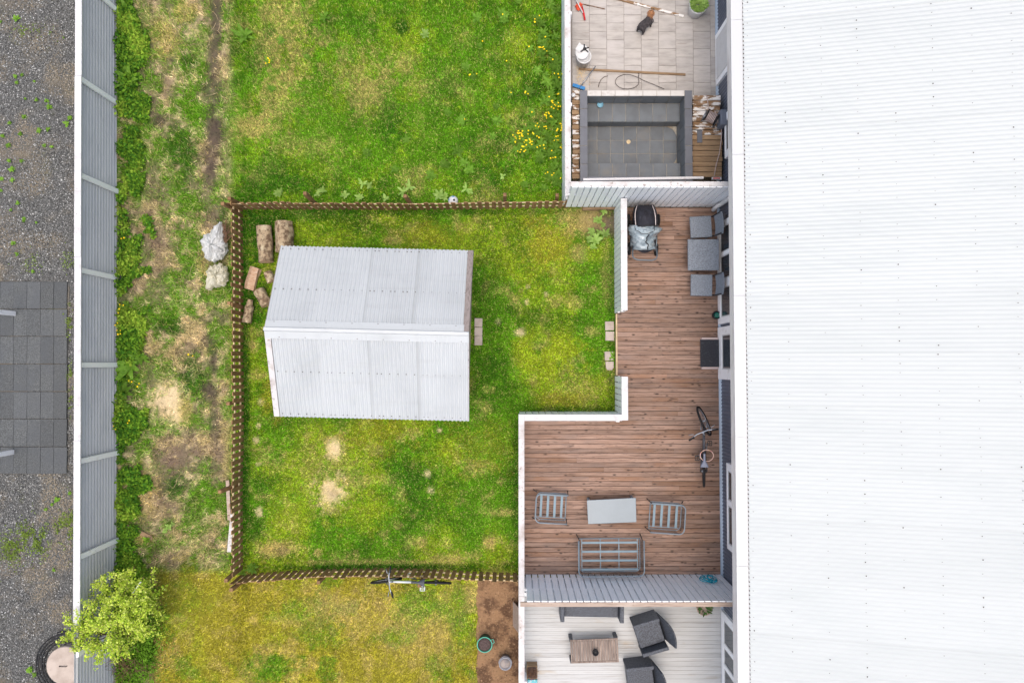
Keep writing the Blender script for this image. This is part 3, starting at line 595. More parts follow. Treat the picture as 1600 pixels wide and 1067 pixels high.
for a, b in zip(fl, fl[1:]):
    MB().hexa([(3.968, b + .002, 2.60), (4.26, b + .002, 2.60 + .07), (4.26, a - .002, 2.67), (3.968, a - .002, 2.60), (3.968, b + .002, 2.618), (4.26, b + .002, 2.618 + .049), (4.26, a - .002, 2.667), (3.968, a - .002, 2.618)]).build('eave_flashing', mt['flash'], house)
js = P(1167, 992, ZE).y; nrm = Vector((-SL, 0, 1)).normalized(); k = -2; PT = .0765
while js + k * PT * 13 < YT:
    y0 = js + k * PT * 13; lift = .004 * (k % 2)
    corr(MB(), (XE, y0 - PT * .5, ZE + .012 + lift), (XR - XE, 0, (XR - XE) * SL), (0, PT * 14, 0), nrm, PT, .0042, 8, .25).build('roof_sheet', mt['house_roof'], house, smooth=True)
    k += 1
MB().hexa([(XR - .02, YB, 2.6), (16.2, YB, 2.4), (16.2, YT, 2.4), (XR - .02, YT, 2.6), (XR - .02, YB, zroof(XR) + .02), (16.4, YB, 2.65), (16.4, YT, 2.65), (XR - .02, YT, zroof(XR) + .02)]).build('roof_back', mt['house_roof'], house)
MB().box(XR - .14, XR + .14, YB, YT, zroof(XR) - .02, zroof(XR) + .035).build('ridge_cap', mt['flash'], house)
sc = MB()
for xr in (4.24, 4.85, 5.43, 6.0, 6.57, 7.14, 7.72, 8.3, 8.9):
    y = js - 2 * PT * 13
    while y < YT:
        if random.random() < .62:
            xx = xr + random.uniform(-.008, .008); z = zroof(xx) + .023; r = random.choice((.005, .006, .006, .008, .011))
            sc.lathe([(r, 0), (r, .005), (r * .6, .008)], (xx, y + PT * .25, z), 6)
        y += PT * random.choice((2, 3, 3))
sc.build('roof_screws', mt['screw'], house, kind='stuff')
cl = MB(); y = YB + .02
while y < YT: cl.box(XE - .004, XE + .012, y, y + .03, ZE - .008, ZE + .014); y += PT
cl.build('eave_gap_shade', mt['screw'], house, kind='stuff')  # dark blocks standing in for the shade in gaps under the ribs

def opening(name, y_hi, y_lo, z0, z1, panes, proud=.03, fw=.06, zg=None, fill=None, mat=None):
    """frame with panes (list of (y_hi, y_lo)) on the house wall; all y are world"""
    m = MB(); x0 = XW - proud; x1 = XW + .03; zg = zg if zg is not None else z0 + fw
    m.box(x0, x1, y_lo, y_hi, z0, zg); m.box(x0, x1, y_lo, y_hi, z1 - fw, z1)
    ed = [y_hi] + [v for p in panes for v in p] + [y_lo]
    for i in range(0, len(ed), 2):
        if ed[i] - ed[i + 1] > .004: m.box(x0, x1, ed[i + 1], ed[i], zg, z1 - fw)
    o = m.build(name, mat or mt['white'], house, bevel=.003)
    for a, b in panes:
        MB().box(x0 + .018, x0 + .03, b - .005, a + .005, zg - .005, z1 - fw + .005).build('pane', mt['glass'], o)
        s = MB(); c = x0 + .008
        for u, v in ((a, a - .025), (b + .025, b)): s.box(c, c + .02, v, u, zg, z1 - fw)
        s.box(c, c + .02, b + .0255, a - .0255, zg, zg + .025); s.build('sash', mt['wplastic'], o)
    return o
wy = lambda y, x=1127, z=ZD: P(x, y, z).y
opening('window', wy(352), wy(507), ZD + .03, 2.2, [(wy(360), wy(399)), (wy(404), wy(440)), (wy(452), wy(497))], proud=.045, zg=ZD + .22)
opening('door', wy(512), wy(592), ZD + .02, 2.2, [(wy(524), wy(577))], proud=.05, zg=ZD + .28)
opening('window', wy(717), wy(846), ZD + .52, 2.2, [(wy(728), wy(772)), (wy(780), wy(838))], proud=.05)
opening('door', wy(57), wy(136), ZD + .02, 2.2, [], proud=.04, zg=1.3)
MB().box(XW - .055, XW - .041, wy(128), wy(66), ZD + .12, 1.9).build('door_panel', mt['wplastic'], house)
opening('window', wy(196), wy(262), ZD + .62, 2.2, [(wy(206), wy(252))], proud=.05)
opening('window', wy(951), wy(1090), ZD + .05, 2.2, [(wy(962), wy(998)), (wy(1004), wy(1030)), (wy(1036), wy(1080))], proud=.045, zg=ZD + .2)
h = MB().box(XW - .085, XW - .05, wy(550), wy(541), ZD + .98, ZD + 1.02).build('handle', mt['steel'], house)
# downpipe
yp = P(1138, 313, .94).y; e = P(1114, 330, .42)
MB().tube([(XW - .075, yp, 2.34), (XW - .075, yp, .78), (XW - .085, yp - .01, .68), (XW - .14, yp - .03, .6), (e.x, e.y + .02, .42)], .045, 12).build('downpipe', mt['wplastic'], house, smooth=True)

# ================================================================ the shed
cN, cS = P(588, 388, 1.8), P(580, 654, 1.8)
SC = Vector((-2.622, (cN.y + cS.y) / 2, 0)); hw = (cN.y - cS.y) / 2; SLn = 3.69; hl = SLn / 2; ZEV, ZRG = 1.8, 2.5
shed = thing('garden_shed', 'small garden shed with pale corrugated metal gable roof on the lawn', 'shed', SC, R(-1.4))
sl = (ZRG - ZEV) / hw
for y0, y1 in ((-hw + .2, -hw + .22), (hw - .22, hw - .2)):
    MB().box(-hl + .14, hl - .14, y0, y1, 0, ZEV + .03).build('wall', mt['greywood'], shed, local=True)
for x0, x1 in ((-hl + .12, -hl + .14), (hl - .14, hl - .12)):
    MB().add([(x0, -hw + .2, 0), (x0, hw - .2, 0), (x0, hw - .2, ZEV + .02), (x0, 0, ZRG - .08), (x0, -hw + .2, ZEV + .02), (x1, -hw + .2, 0), (x1, hw - .2, 0), (x1, hw - .2, ZEV + .02), (x1, 0, ZRG - .08), (x1, -hw + .2, ZEV + .02)],
             [(0, 4, 3, 2, 1), (5, 6, 7, 8, 9), (0, 1, 6, 5), (1, 2, 7, 6), (2, 3, 8, 7), (3, 4, 9, 8), (4, 0, 5, 9)]).build('gable_wall', mt['greywood'], shed, local=True)
for sgn in (1, -1):
    xa, xb = (-hl + .012, hl - .105) if sgn > 0 else (-hl + .115, hl - .012)
    n = Vector((0, sgn * sl, 1)).normalized(); al = Vector((0, -sgn * (hw - .01), ZRG - ZEV)); npan = 4; wp = (xb - xa) / npan
    for k in range(npan):
        corr(MB(), (xa + k * wp - (.02 if k else 0), sgn * hw, ZEV + .02 + .004 * (k % 2)), al, (wp + (.02 if k else 0), 0, 0), n, .0765, .0135, 8, .1 * k).build('roof_sheet', mt['shed_roof'], shed, smooth=True, local=True)
    # barge boards: flat on the exposed end, thin on the other
    for xe in (-hl, hl):
        exposed = (xe > 0) == (sgn > 0); w = .105 if exposed else .022; x0 = xe - w if xe > 0 else xe; x1 = x0 + w; t = .012 if exposed else .0
        MB().hexa([(x0, sgn * hw, ZEV - .12), (x1, sgn * hw, ZEV - .12), (x1, sgn * .002, ZRG - .12), (x0, sgn * .002, ZRG - .12), (x0, sgn * hw, ZEV + .018 + t), (x1, sgn * hw, ZEV + .018 + t), (x1, sgn * .002, ZRG + .018 + t), (x0, sgn * .002, ZRG + .018 + t)]).build('barge_board', mt['barge'] if sgn > 0 else mt['peel'], shed, local=True)
    # ridge flashing
    xs0, xs1 = -hl + .01, hl - (.09 if sgn > 0 else 0)
    MB().hexa([(xs0, sgn * .165, ZRG - .165 * sl + .034), (xs1, sgn * .165, ZRG - .165 * sl + .034), (xs1, sgn * .03, ZRG - .03 * sl + .036), (xs0, sgn * .03, ZRG - .03 * sl + .036), (xs0, sgn * .165, ZRG - .165 * sl + .038), (xs1, sgn * .165, ZRG - .165 * sl + .038), (xs1, sgn * .03, ZRG - .03 * sl + .04), (xs0, sgn * .03, ZRG - .03 * sl + .04)]).build('ridge_flashing', mt['shed_roof'], shed, local=True)
    s = MB()
    def scr(x, d):
        yv = hw - d; s.lathe([(.010, 0), (.010, .006), (.005, .009)], (x, sgn * yv, ZRG - yv * sl + .03), 6)
    xx = xa + .05
    while xx < xb: scr(xx, .06); scr(xx, hw * .53); xx += .153 if random.random() < .85 else .0765
    for k in range(8): yv = .14; s.lathe([(.008, 0), (.008, .006)], (xa + .15 + k * .47, sgn * yv, ZRG - yv * sl + .038), 6)
    s.build('roof_screws', mt['screw'], shed, local=True, kind='stuff')
MB().hexa([(-hl - .004, -.045, ZRG + .01), (hl + .004, -.045, ZRG + .01), (hl + .004, .045, ZRG + .01), (-hl - .004, .045, ZRG + .01), (-hl - .004, -.03, ZRG + .052), (hl + .004, -.03, ZRG + .052), (hl + .004, .03, ZRG + .052), (-hl - .004, .03, ZRG + .052)]).build('ridge_cap', mt['shed_roof'], shed, local=True, bevel=.006)
# stepping stones
def stone(px, py, wx, wy_, label, group=None, rz=0.0, z=.03, chip=False):
    c = P(px, py, z); m = MB()
    pts = [(-wx / 2, -wy_ / 2), (wx / 2, -wy_ / 2), (wx / 2, wy_ / 2), (-wx / 2, wy_ / 2)]
    if chip: pts = [(-wx * .42, -wy_ * .3), (-wx * .2, -wy_ / 2), (wx * .3, -wy_ / 2), (wx / 2, -wy_ * .2), (wx / 2, wy_ / 2), (-wx / 2, wy_ / 2)]
    m.slab(pts, -.05, .0); o = m.build('paving_stone', mt['concrete'], bevel=.006); o.location = c; o.rotation_euler.z = rz
    return tag(o, label, 'paving stone', group)
for i, y in enumerate((504, 518.5, 532.5)): stone(747.5, y, .17, .19, 'small concrete block in the row of three beside the shed door', 'blocks beside the shed', -.04 + i * .02)
stone(952.5, 509, .19, .19, 'square stepping stone next to the end of the fence with the stroller', None, .02)
stone(953, 525, .19, .2, 'square stepping stone between another square stone and a grassy gap', None, -.02)
stone(951.5, 556, .18, .19, 'square stepping stone with weeds touching a chipped stone', None, .03)
stone(952.5, 571.5, .18, .19, 'chipped rounded stepping stone at the edge of the deck', None, .0, chip=True)

# ================================================================ hot tub
ZR_, ZBE, ZFL = .75, .34, .03
xi0, xi1 = P(918, 200, ZR_).x, P(1070, 200, ZR_).x; xo0, xo1 = P(906, 200, ZR_).x, P(1082, 200, ZR_).x
yi1, yo1 = P(990, 150.5, ZR_).y, P(990, 141.5, ZR_).y
yb1 = P(990, 190.5, ZBE).y; yb0 = P(990, 255, ZBE).y; yi0 = P(990, 276, ZR_).y; yo0 = yi0 - .13
tub = thing('hot_tub', 'empty sunken hot tub lined with dark slate tiles', 'hot tub', ((xo0 + xo1) / 2, (yo0 + yo1) / 2, ZD))
g = MB(); e_ = .012
g.box(xo0 + e_, xi0 - e_, yo0, yo1 - e_, 0, ZR_ - e_); g.box(xi1 + e_, xo1 - e_, yo0, yo1 - e_, 0, ZR_ - e_)
g.box(xi0 - e_, xi1 + e_, yi1 + e_, yo1 - e_, 0, ZR_ - e_); g.box(xi0 - e_, xi1 + e_, yo0, yi0 - e_, 0, ZR_ - e_)
g.box(xi0 - e_, xi1 + e_, yi0 - e_, yi1 + e_, -.04, ZFL - e_)
g.box(xi0 - e_, xi1 + e_, yb1 + e_, yi1 + e_, ZFL - e_, ZBE - e_); g.box(xi0 - e_, xi1 + e_, yi0 - e_, yb0 - e_, ZFL - e_, ZBE - e_)
g.build('shell', mt['tub_grout'], tub)
ub = {k: MB().box(-.5, .5, -.5, .5, -.5, .5).mesh('tile', mt[k]) for k in ('tile', 'tile_rim', 'tile_white')}
def tiles(x0, x1, y0, y1, z0, z1, nx, ny, nz, mk='tile', gp=.010, offx=0.0):
    """tile a box face: the thin axis is the one with n = 0"""
    dims = [(x0, x1, nx), (y0, y1, ny), (z0, z1, nz)]; ax = []
    for a, b, n in dims:
        if n == 0: ax.append([((a + b) / 2, b - a)])
        else: ax.append([(a + (b - a) * (i + .5) / n, (b - a) / n - gp) for i in range(n)])
    for xc, xw in ax[0]:
        for yc, yw in ax[1]:
            for zc, zw in ax[2]: inst('tile', ub[mk], tub, (xc, yc, zc), (random.uniform(-.003, .003), random.uniform(-.003, .003), 0), (xw, yw, zw))
tiles(xo0, xi0, yo0, yo1, ZR_ - .012, ZR_ + .004, 1, 5, 0, 'tile_rim'); tiles(xi1, xo1, yo0, yo1, ZR_ - .012, ZR_ + .004, 1, 5, 0, 'tile_rim')
tiles(xi0, xi1, yi1, yo1, ZR_ - .012, ZR_ + .002, 7, 1, 0, 'tile_white'); tiles(xi0, xi1, yo0, yi0, ZR_ - .012, ZR_ + .002, 7, 1, 0, 'tile_rim')
tiles(xi0, xi1, yi1 - .001, yi1 + .013, ZBE, ZR_ - .012, 7, 0, 2); tiles(xi0, xi1, yi0 - .013, yi0 + .001, ZBE, ZR_ - .012, 7, 0, 2)
tiles(xi1 - .001, xi1 + .013, yi0, yi1, ZBE, ZR_ - .012, 0, 6, 1); tiles(xi0 - .013, xi0 + .001, yi0, yi1, ZBE, ZR_ - .012, 0, 6, 1)
tiles(xi1 - .001, xi1 + .013, yb0, yb1, ZFL, ZBE - .004, 0, 3, 1); tiles(xi0 - .013, xi0 + .001, yb0, yb1, ZFL, ZBE - .004, 0, 3, 1)
tiles(xi0, xi1, yb1, yi1 - .002, ZBE - .012, ZBE, 7, 1, 0); tiles(xi0, xi1, yi0 + .002, yb0, ZBE - .012, ZBE, 7, 1, 0)
tiles(xi0, xi1, yb1 - .001, yb1 + .012, ZFL, ZBE - .013, 7, 0, 1)
tiles(xi0, xi1, yb0, yb1 - .002, ZFL - .012, ZFL, 7, 3, 0)
for yy, s in ((yb1 - .002, -1), (yb0 + .002, 1)):
    MB().slab([(xi1 - .002, yy), (xi1 - .002, yy + s * .2), (xi1 - .05, yy + s * .1), (xi1 - .11, yy + s * .045), (xi1 - .22, yy)], ZFL - .01, ZFL + .02).build('corner_fillet', mt['tub_grout'], tub)
dr = P(982, 222, ZFL); MB().lathe([(.045, 0), (.045, .006), (.03, .01), (.0, .01)], (dr.x, dr.y, ZFL), 16).build('drain', mt['cream'], tub)
o = MB().lathe([(.0, .0), (.05, .0), (.066, .05), (.06, .05), (.045, .012), (0, .012)], (0, 0, 0), 20).build('bowl', mt['lightblue'], smooth=False)
o.location = P(937.5, 165, ZBE + .002); tag(o, 'small light blue plastic bowl in the hot tub', 'bowl')
# plank surrounds of the tub
ZP = .6
def planks(name, x0, x1, px, ys, mat, label, z=ZP):
    p0 = P(px, (ys[0] + ys[-1]) / 2, z); root = thing(name, label, 'platform', (p0.x, p0.y, ZD))
    X0, X1 = P(x0, 200, z).x, P(x1, 200, z).x
    for i in range(len(ys) - 1):
        ya_, yb_ = P(px, ys[i], z).y, P(px, ys[i + 1], z).y; m = mat[i % len(mat)] if isinstance(mat, list) else mat
        MB().box(X0 + random.uniform(-.008, .012), X1 + random.uniform(-.02, .008), yb_ + .006, ya_ - .006, z - .028, z + random.uniform(-.004, .004)).build('plank', m, root, bevel=.003)
    ya_, yb_ = P(px, ys[0], z).y, P(px, ys[-1], z).y
    for xx in (X0 + .04, X1 - .08): MB().box(xx, xx + .04, yb_ + .02, ya_ - .02, ZD - .005, z - .03).build('support', mt['plank'], root)
planks('plank_platform', 1082.5, 1126, 1105, [149, 157, 165, 173, 181.5, 190, 198.5, 203], mt['plank_peel'], 'peeling white plank platform under the black hose reel')
planks('plank_platform', 1081.5, 1128.5, 1105, [203.6, 211, 219, 227.5, 236, 244.5, 252.5, 260.5, 269, 277], [mt['plank_peel']] + [mt['plank']] * 20, 'brown plank platform between hot tub and house wall')
planks('plank_platform', 894, 905.4, 900, [141 + 7.7 * i for i in range(19)], [mt['plank_peel'], mt['plank_peel'], mt['plank'], mt['plank_peel'], mt['plank']], 'narrow peeling plank ledge between hot tub and low fence')
a, b = P(911, 281, ZR_ + .03), P(1099, 278, ZR_ + .03)
o = MB().beam((0, 0, 0), b - a, .05, .05).build('metal_rail', mt['rust'], bevel=.006); o.location = a; tag(o, 'white metal rail with a rusty patch lying along the hot tub edge', 'rail')

# ================================================================ furniture on the brown deck
def arc(c, r, a0, a1, n=6): return [(c[0] + r * math.cos(R(a0 + (a1 - a0) * i / n)), c[1] + r * math.sin(R(a0 + (a1 - a0) * i / n))) for i in range(n + 1)]
def metal_seat(name, label, cat, px, py, rz, D, Wd, nsl, along, cross=0):
    """tubular seat; local +x is the front; D deep, Wd wide"""
    zt, zs = .60, .36; c = P(px, py, zt); root = thing(name, label, cat, (c.x, c.y, ZD), rz); zt -= ZD; zs -= ZD
    r = .11; hx, hy = D / 2, Wd / 2
    path = [(hx, hy)] + arc((-hx + r, hy - r), r, 90, 180) + arc((-hx + r, -hy + r), r, 180, 270) + [(hx, -hy)]
    MB().tube([(x, y, zt) for x, y in path], .0135, 8).build('arm_rail', mt['frame_grey'], root, True, local=True)
    k = .94
    low = [(x * k, y * k, zs - .03) for x, y in path]
    MB().tube(low, .010, 8).build('seat_rail', mt['frame_grey'], root, True, local=True)
    MB().tube([(hx * k, hy * k, zs - .03), (hx * k, -hy * k, zs - .03)], .011, 8).build('front_rail', mt['frame_grey'], root, True, local=True)
    w = MB()
    def wires(a, b, n):
        for i in range(n + 1):
            t = i / n; x = a[0] + (b[0] - a[0]) * t; y = a[1] + (b[1] - a[1]) * t
            w.beam((x, y, zt), (x * k, y * k, zs - .03), .0035, .0035, (1, 0, 0))
    wires((hx - .02, hy), (-hx + r, hy), int(D / .022)); wires((hx - .02, -hy), (-hx + r, -hy), int(D / .022)); wires((-hx, hy - r), (-hx, -hy + r), int(Wd / .022))
    for z in (.33, .66):
        q = zs - .03 + (zt - zs + .03) * z; kk = k + (1 - k) * z
        w.tube([(x * kk, y * kk, q) for x, y in path], .003, 4)
    w.build('wire_panel', mt['wire'], root, local=True)
    for sx, sy in ((1, 1), (1, -1), (-1, 1), (-1, -1)):
        top = (sx * hx * (.99 if sx > 0 else k), sy * hy * .96, zt - .005 if sx > 0 else zs - .03)
        MB().tube([top, (sx * (hx + (.02 if sx > 0 else .05)), sy * hy * 1.0, .0)], .011, 8).build('leg', mt['wire'], root, True, local=True)
    fx = hx * k; bx = -hx * k + .07
    if along == 'y':
        for i in range(nsl):
            x = fx - .09 - (fx - bx - .12) * i / (nsl - 1)
            MB().box(x - .024, x + .024, -hy * k + .045, hy * k - .045, zs - .02, zs - .008).build('slat', mt['slat_blue'], root, local=True)
        for s in (-1, 1): MB().box(bx - .03, fx - .005, s * (hy * k - .05) - .008, s * (hy * k - .05) + .008, zs - .04, zs - .022).build('bearer', mt['frame_grey'], root, local=True)
    else:
        for i in range(nsl):
            x = fx - .08 - (fx - bx - .06) * i / (nsl - 1)
            MB().box(x - .021, x + .021, -hy * k + .045, hy * k - .045, zs - .02, zs - .008).build('slat', mt['slat_blue'], root, local=True)
        for i in range(cross):
            y = (-hy * k + .05) + (2 * hy * k - .1) * i / (cross - 1)
            MB().box(-hx * k + .03, fx, y - .010, y + .010, zs - .04, zs - .022).build('bearer', mt['frame_grey'], root, local=True)
    return root
metal_seat('metal_chair', 'grey tubular metal chair beside the low white fence', 'chair', 862, 795, R(-3), .66, .59, 4, 'y')
metal_seat('metal_chair', 'grey tubular metal chair standing nearer the house than the table', 'chair', 1044, 810.5, R(176), .70, .60, 4, 'y')
metal_seat('metal_sofa', 'grey tubular metal sofa frame without cushions against tall white fence', 'sofa', 955.5, 872.5, R(90.4), .73, 1.35, 4, 'x', 4)
tz = .45; cs = [P(917, 781.5, tz), P(993.5, 777.5, tz), P(994.5, 815.5, tz), P(919, 818.5, tz)]
c = sum(cs, Vector()) / 4; mtb = thing('metal_table', 'low pale blue-grey table with plain rectangular top on brown deck', 'table', (c.x, c.y, ZD))
MB().slab([(p.x, p.y) for p in cs], tz - .02, tz).build('table_top', mt['tabletop'], mtb, bevel=.004)
for p in cs:
    q = p.lerp(c, .1); MB().box(q.x - .02, q.x + .02, q.y - .02, q.y + .02, ZD, tz - .021).build('leg', mt['frame_grey'], mtb)
i_ = [p.lerp(c, .08) for p in cs]
for a, b in zip(i_, i_[1:] + i_[:1]): MB().beam((a.x, a.y, tz - .05), (b.x, b.y, tz - .05), .02, .05).build('apron', mt['frame_grey'], mtb)

# wicker set by the window
def wicker_chair(px, py, label, rz):
    zs = .53; c = P(px, py, zs); root = thing('wicker_chair', label, 'chair', (c.x, c.y, ZD), rz, 'wicker chairs by the window'); z = zs - ZD
    MB().box(-.225, .225, -.225, .225, z - .06, z).build('seat', mt['wicker'], root, bevel=.012, local=True)
    def back(u, v):
        y = -.225 + .45 * u; t = v; bow = .03 * (1 - (2 * u - 1) ** 2)
        return (.262 + bow * .8 + .05 * t, y, z + .04 + .34 * t)
    m = MB().grid(back, 8, 6); n = len(m.v); m.v += [(x + .025, y, q) for x, y, q in m.v]
    m.f += [tuple(reversed([i + n for i in f])) for f in m.f]
    m.f += [(j, j + 7, j + 7 + n, j + n) for j in [7 * i for i in range(8)]] + [(j + 7, j, j + n, j + 7 + n) for j in [7 * i + 6 for i in range(8)]]
    m.build('backrest', mt['wicker'], root, local=True)
    for s in (-1, 1):
        MB().tube([(.2, s * .2, z - .05), (.255, s * .21, z + .03), (.295, s * .215, z + .36)], .012, 6).build('back_post', mt['black'], root, local=True)
        for x in (-.12, .2): MB().beam((x, s * .17, 0), (x, s * .17, z - .06), .035, .035).build('leg', mt['wicker'], root, local=True)
wicker_chair(1095.5, 354.5, 'grey wicker chair near the white downpipe', R(3))
wicker_chair(1096.5, 445.5, 'grey wicker chair on the side of the table nearer the green pot', R(-1))
tz = .62; c = P(1099.5, 398, tz); wt = thing('wicker_table', 'square grey wicker table between two wicker chairs', 'table', (c.x, c.y, ZD))
MB().box(c.x - .325, c.x + .325, c.y - .325, c.y + .325, tz - .06, tz).build('table_top', mt['wicker'], wt, bevel=.012)
for sx in (-1, 1):
    for sy in (-1, 1): MB().box(c.x + .06 + sx * .2 - .03, c.x + .06 + sx * .2 + .03, c.y + sy * .25 - .03, c.y + sy * .25 + .03, ZD, tz - .061).build('leg', mt['wicker'], wt)
p = P(1118, 493, ZD); gp = thing('flower_pot', 'small glazed dark green pot beside the house wall', 'pot', (p.x - .02, p.y, ZD))
MB().lathe([(0, 0), (.06, 0), (.085, .1), (.088, .16), (.075, .165), (.068, .13), (0, .125)], (p.x - .02, p.y, ZD), 20).build('pot_body', mt['black'], gp, True)
MB().grid(lambda u, v: (p.x - .02 + .06 * u * math.cos(6.283 * v), p.y + .06 * u * math.sin(6.283 * v), ZD + .16 - .02 * u + .02 * math.sin(9 * v * u)), 4, 14).build('glass_stone', mt['green_pot'], gp, True)
# door step and mat
a, b = P(1095, 527, ZD + .12), P(1123, 577, ZD + .12); st = thing('door_step', 'low pale step in front of the glazed door', 'step', ((a.x + b.x) / 2, (a.y + b.y) / 2, ZD))
MB().box(a.x + .03, XW - .06, b.y + .005, a.y - .005, ZD + .002, ZD + .10).build('step_box', mt['pinkwood'], st)
o = MB().box(a.x - .01, XW - .055, b.y + .05, a.y - .05, ZD + .103, ZD + .122).build('doormat', mt['mat'], bevel=.004); tag(o, 'dark grey speckled doormat on the step', 'doormat')

# stroller
zc = .95; c = P(1008, 360, .2); sr = thing('stroller', 'black baby stroller under a clear rain cover', 'stroller', (c.x, c.y, ZD))
def px_(x, y, z): return P(x, y, z)
def canopy(u, v):
    l = (985 + 8 * (1 - u) ** 3 + 5 * u, 321 + 33 * u); r = (1028 - 7 * (1 - u) ** 3, 320 + 32 * u)
    a = math.pi * v; zt = .62 + .42 * math.sin(math.pi * .5 * min(1, u * 1.5 + .18)); zb = .58
    t = .5 - .5 * math.cos(a); zz = zb + (zt - zb) * math.sin(a) ** .8
    q = P(l[0] + (r[0] - l[0]) * t, l[1] + (r[1] - l[1]) * t, zz)
    return (q.x, q.y, zz + .006 * math.sin(u * 25))
can = MB().grid(canopy, 14, 16).build('canopy', mt['fabric'], sr, True); can.modifiers.new('solid', 'SOLIDIFY').thickness = .012
for v in (.2, .8): MB().tube([Vector(canopy(u / 10 + .001, v)) + Vector((0, 0, .012)) for u in range(11)], .008, 6).build('piping', mt['piping'], can, True)
MB().tube([Vector(canopy(1, v / 12)) for v in range(13)], .014, 6).build('canopy_hem', mt['black'], can, True)
def cover(u, v):
    wl = 984 + 5 * u * u - 4 * math.exp(-((u - .15) / .12) ** 2); wr = 1026 - 3 * u + 9 * math.exp(-((u - .2) / .16) ** 2)
    a = math.pi * v; zt = .98 - .36 * u; zb = .5 - .06 * u; t = .5 - .5 * math.cos(a)
    zz = zb + (zt - zb) * math.sin(a) ** .6; q = P(wl + (wr - wl) * t, 351 + 38 * u + 2 * math.sin(a), zz)
    n = .02 * math.sin(13 * u + 5 * v) * math.sin(9 * v + 3 * u) + .012 * math.sin(31 * u - 17 * v)
    return (q.x + n, q.y, zz + n)
rc = MB().grid(cover, 22, 22).build('rain_cover', mt['rain'], sr, True); rc.modifiers.new('solid', 'SOLIDIFY').thickness = .004
MB().tube([Vector(cover(u / 10 * .62 + .36, .6)) + Vector((0, 0, .01)) for u in range(11)], .011, 6).build('zip', mt['black'], rc, True)
MB().tube([Vector(cover(.04 + .3 * math.sin(math.pi * t / 12) ** .5, .27 + .46 * t / 12)) + Vector((0, 0, .008)) for t in range(13)], .006, 6).build('window_trim', mt['black'], rc, True)
MB().grid(lambda u, v: tuple(P(990 + 35 * v, 385 + 9 * u * math.sin(math.pi * min(.95, max(.05, v))) + 1.5 * u, .5 - .06 * u + .08 * math.sin(math.pi * v))), 4, 12).build('foot_apron', mt['fabric'], sr, True)
s0, s1 = P(988, 340, .42), P(1024, 388, .42); MB().box(s0.x, s1.x, s1.y, s0.y, .38, .5).build('seat', mt['fabric'], sr, bevel=.03)
MB().tube([P(989, 385, .62), P(988.5, 393, .9), P(988.5, 400, 1.0), P(991, 404, 1.01), P(996, 406, 1.01), P(1019, 407, 1.01), P(1025, 404.5, 1.01), P(1027, 400, 1.0), P(1026, 391, .9), P(1024, 383, .62)], .014, 8).build('handle', mt['chrome'], sr, True)
for x, y in ((981.5, 345), (1028, 345), (983, 389), (1025, 390)):
    w = P(x, y, .28); Mx = Matrix.Rotation(R(90), 3, 'Y')
    wh = MB().lathe([(.07, -.025), (.13, -.022), (.14, 0), (.13, .022), (.07, .025)], (w.x, w.y, ZD + .14), 20, Mx).build('wheel', mt['rubber'], sr, True)
    MB().lathe([(0, -.03), (.05, -.03), (.05, .03), (0, .03)], (w.x, w.y, ZD + .14), 12, Mx).build('hub', mt['steel'], wh)
for x in (986, 1026): MB().tube([P(x, 345, .3), P(x, 365, .45), P(x, 389, .3)], .014, 6).build('chassis_tube', mt['chrome'], sr, True)
for x in (986, 1026): MB().tube([P(x, 350, .38), P(x, 385, .62)], .012, 6).build('push_arm', mt['chrome'], sr, True)

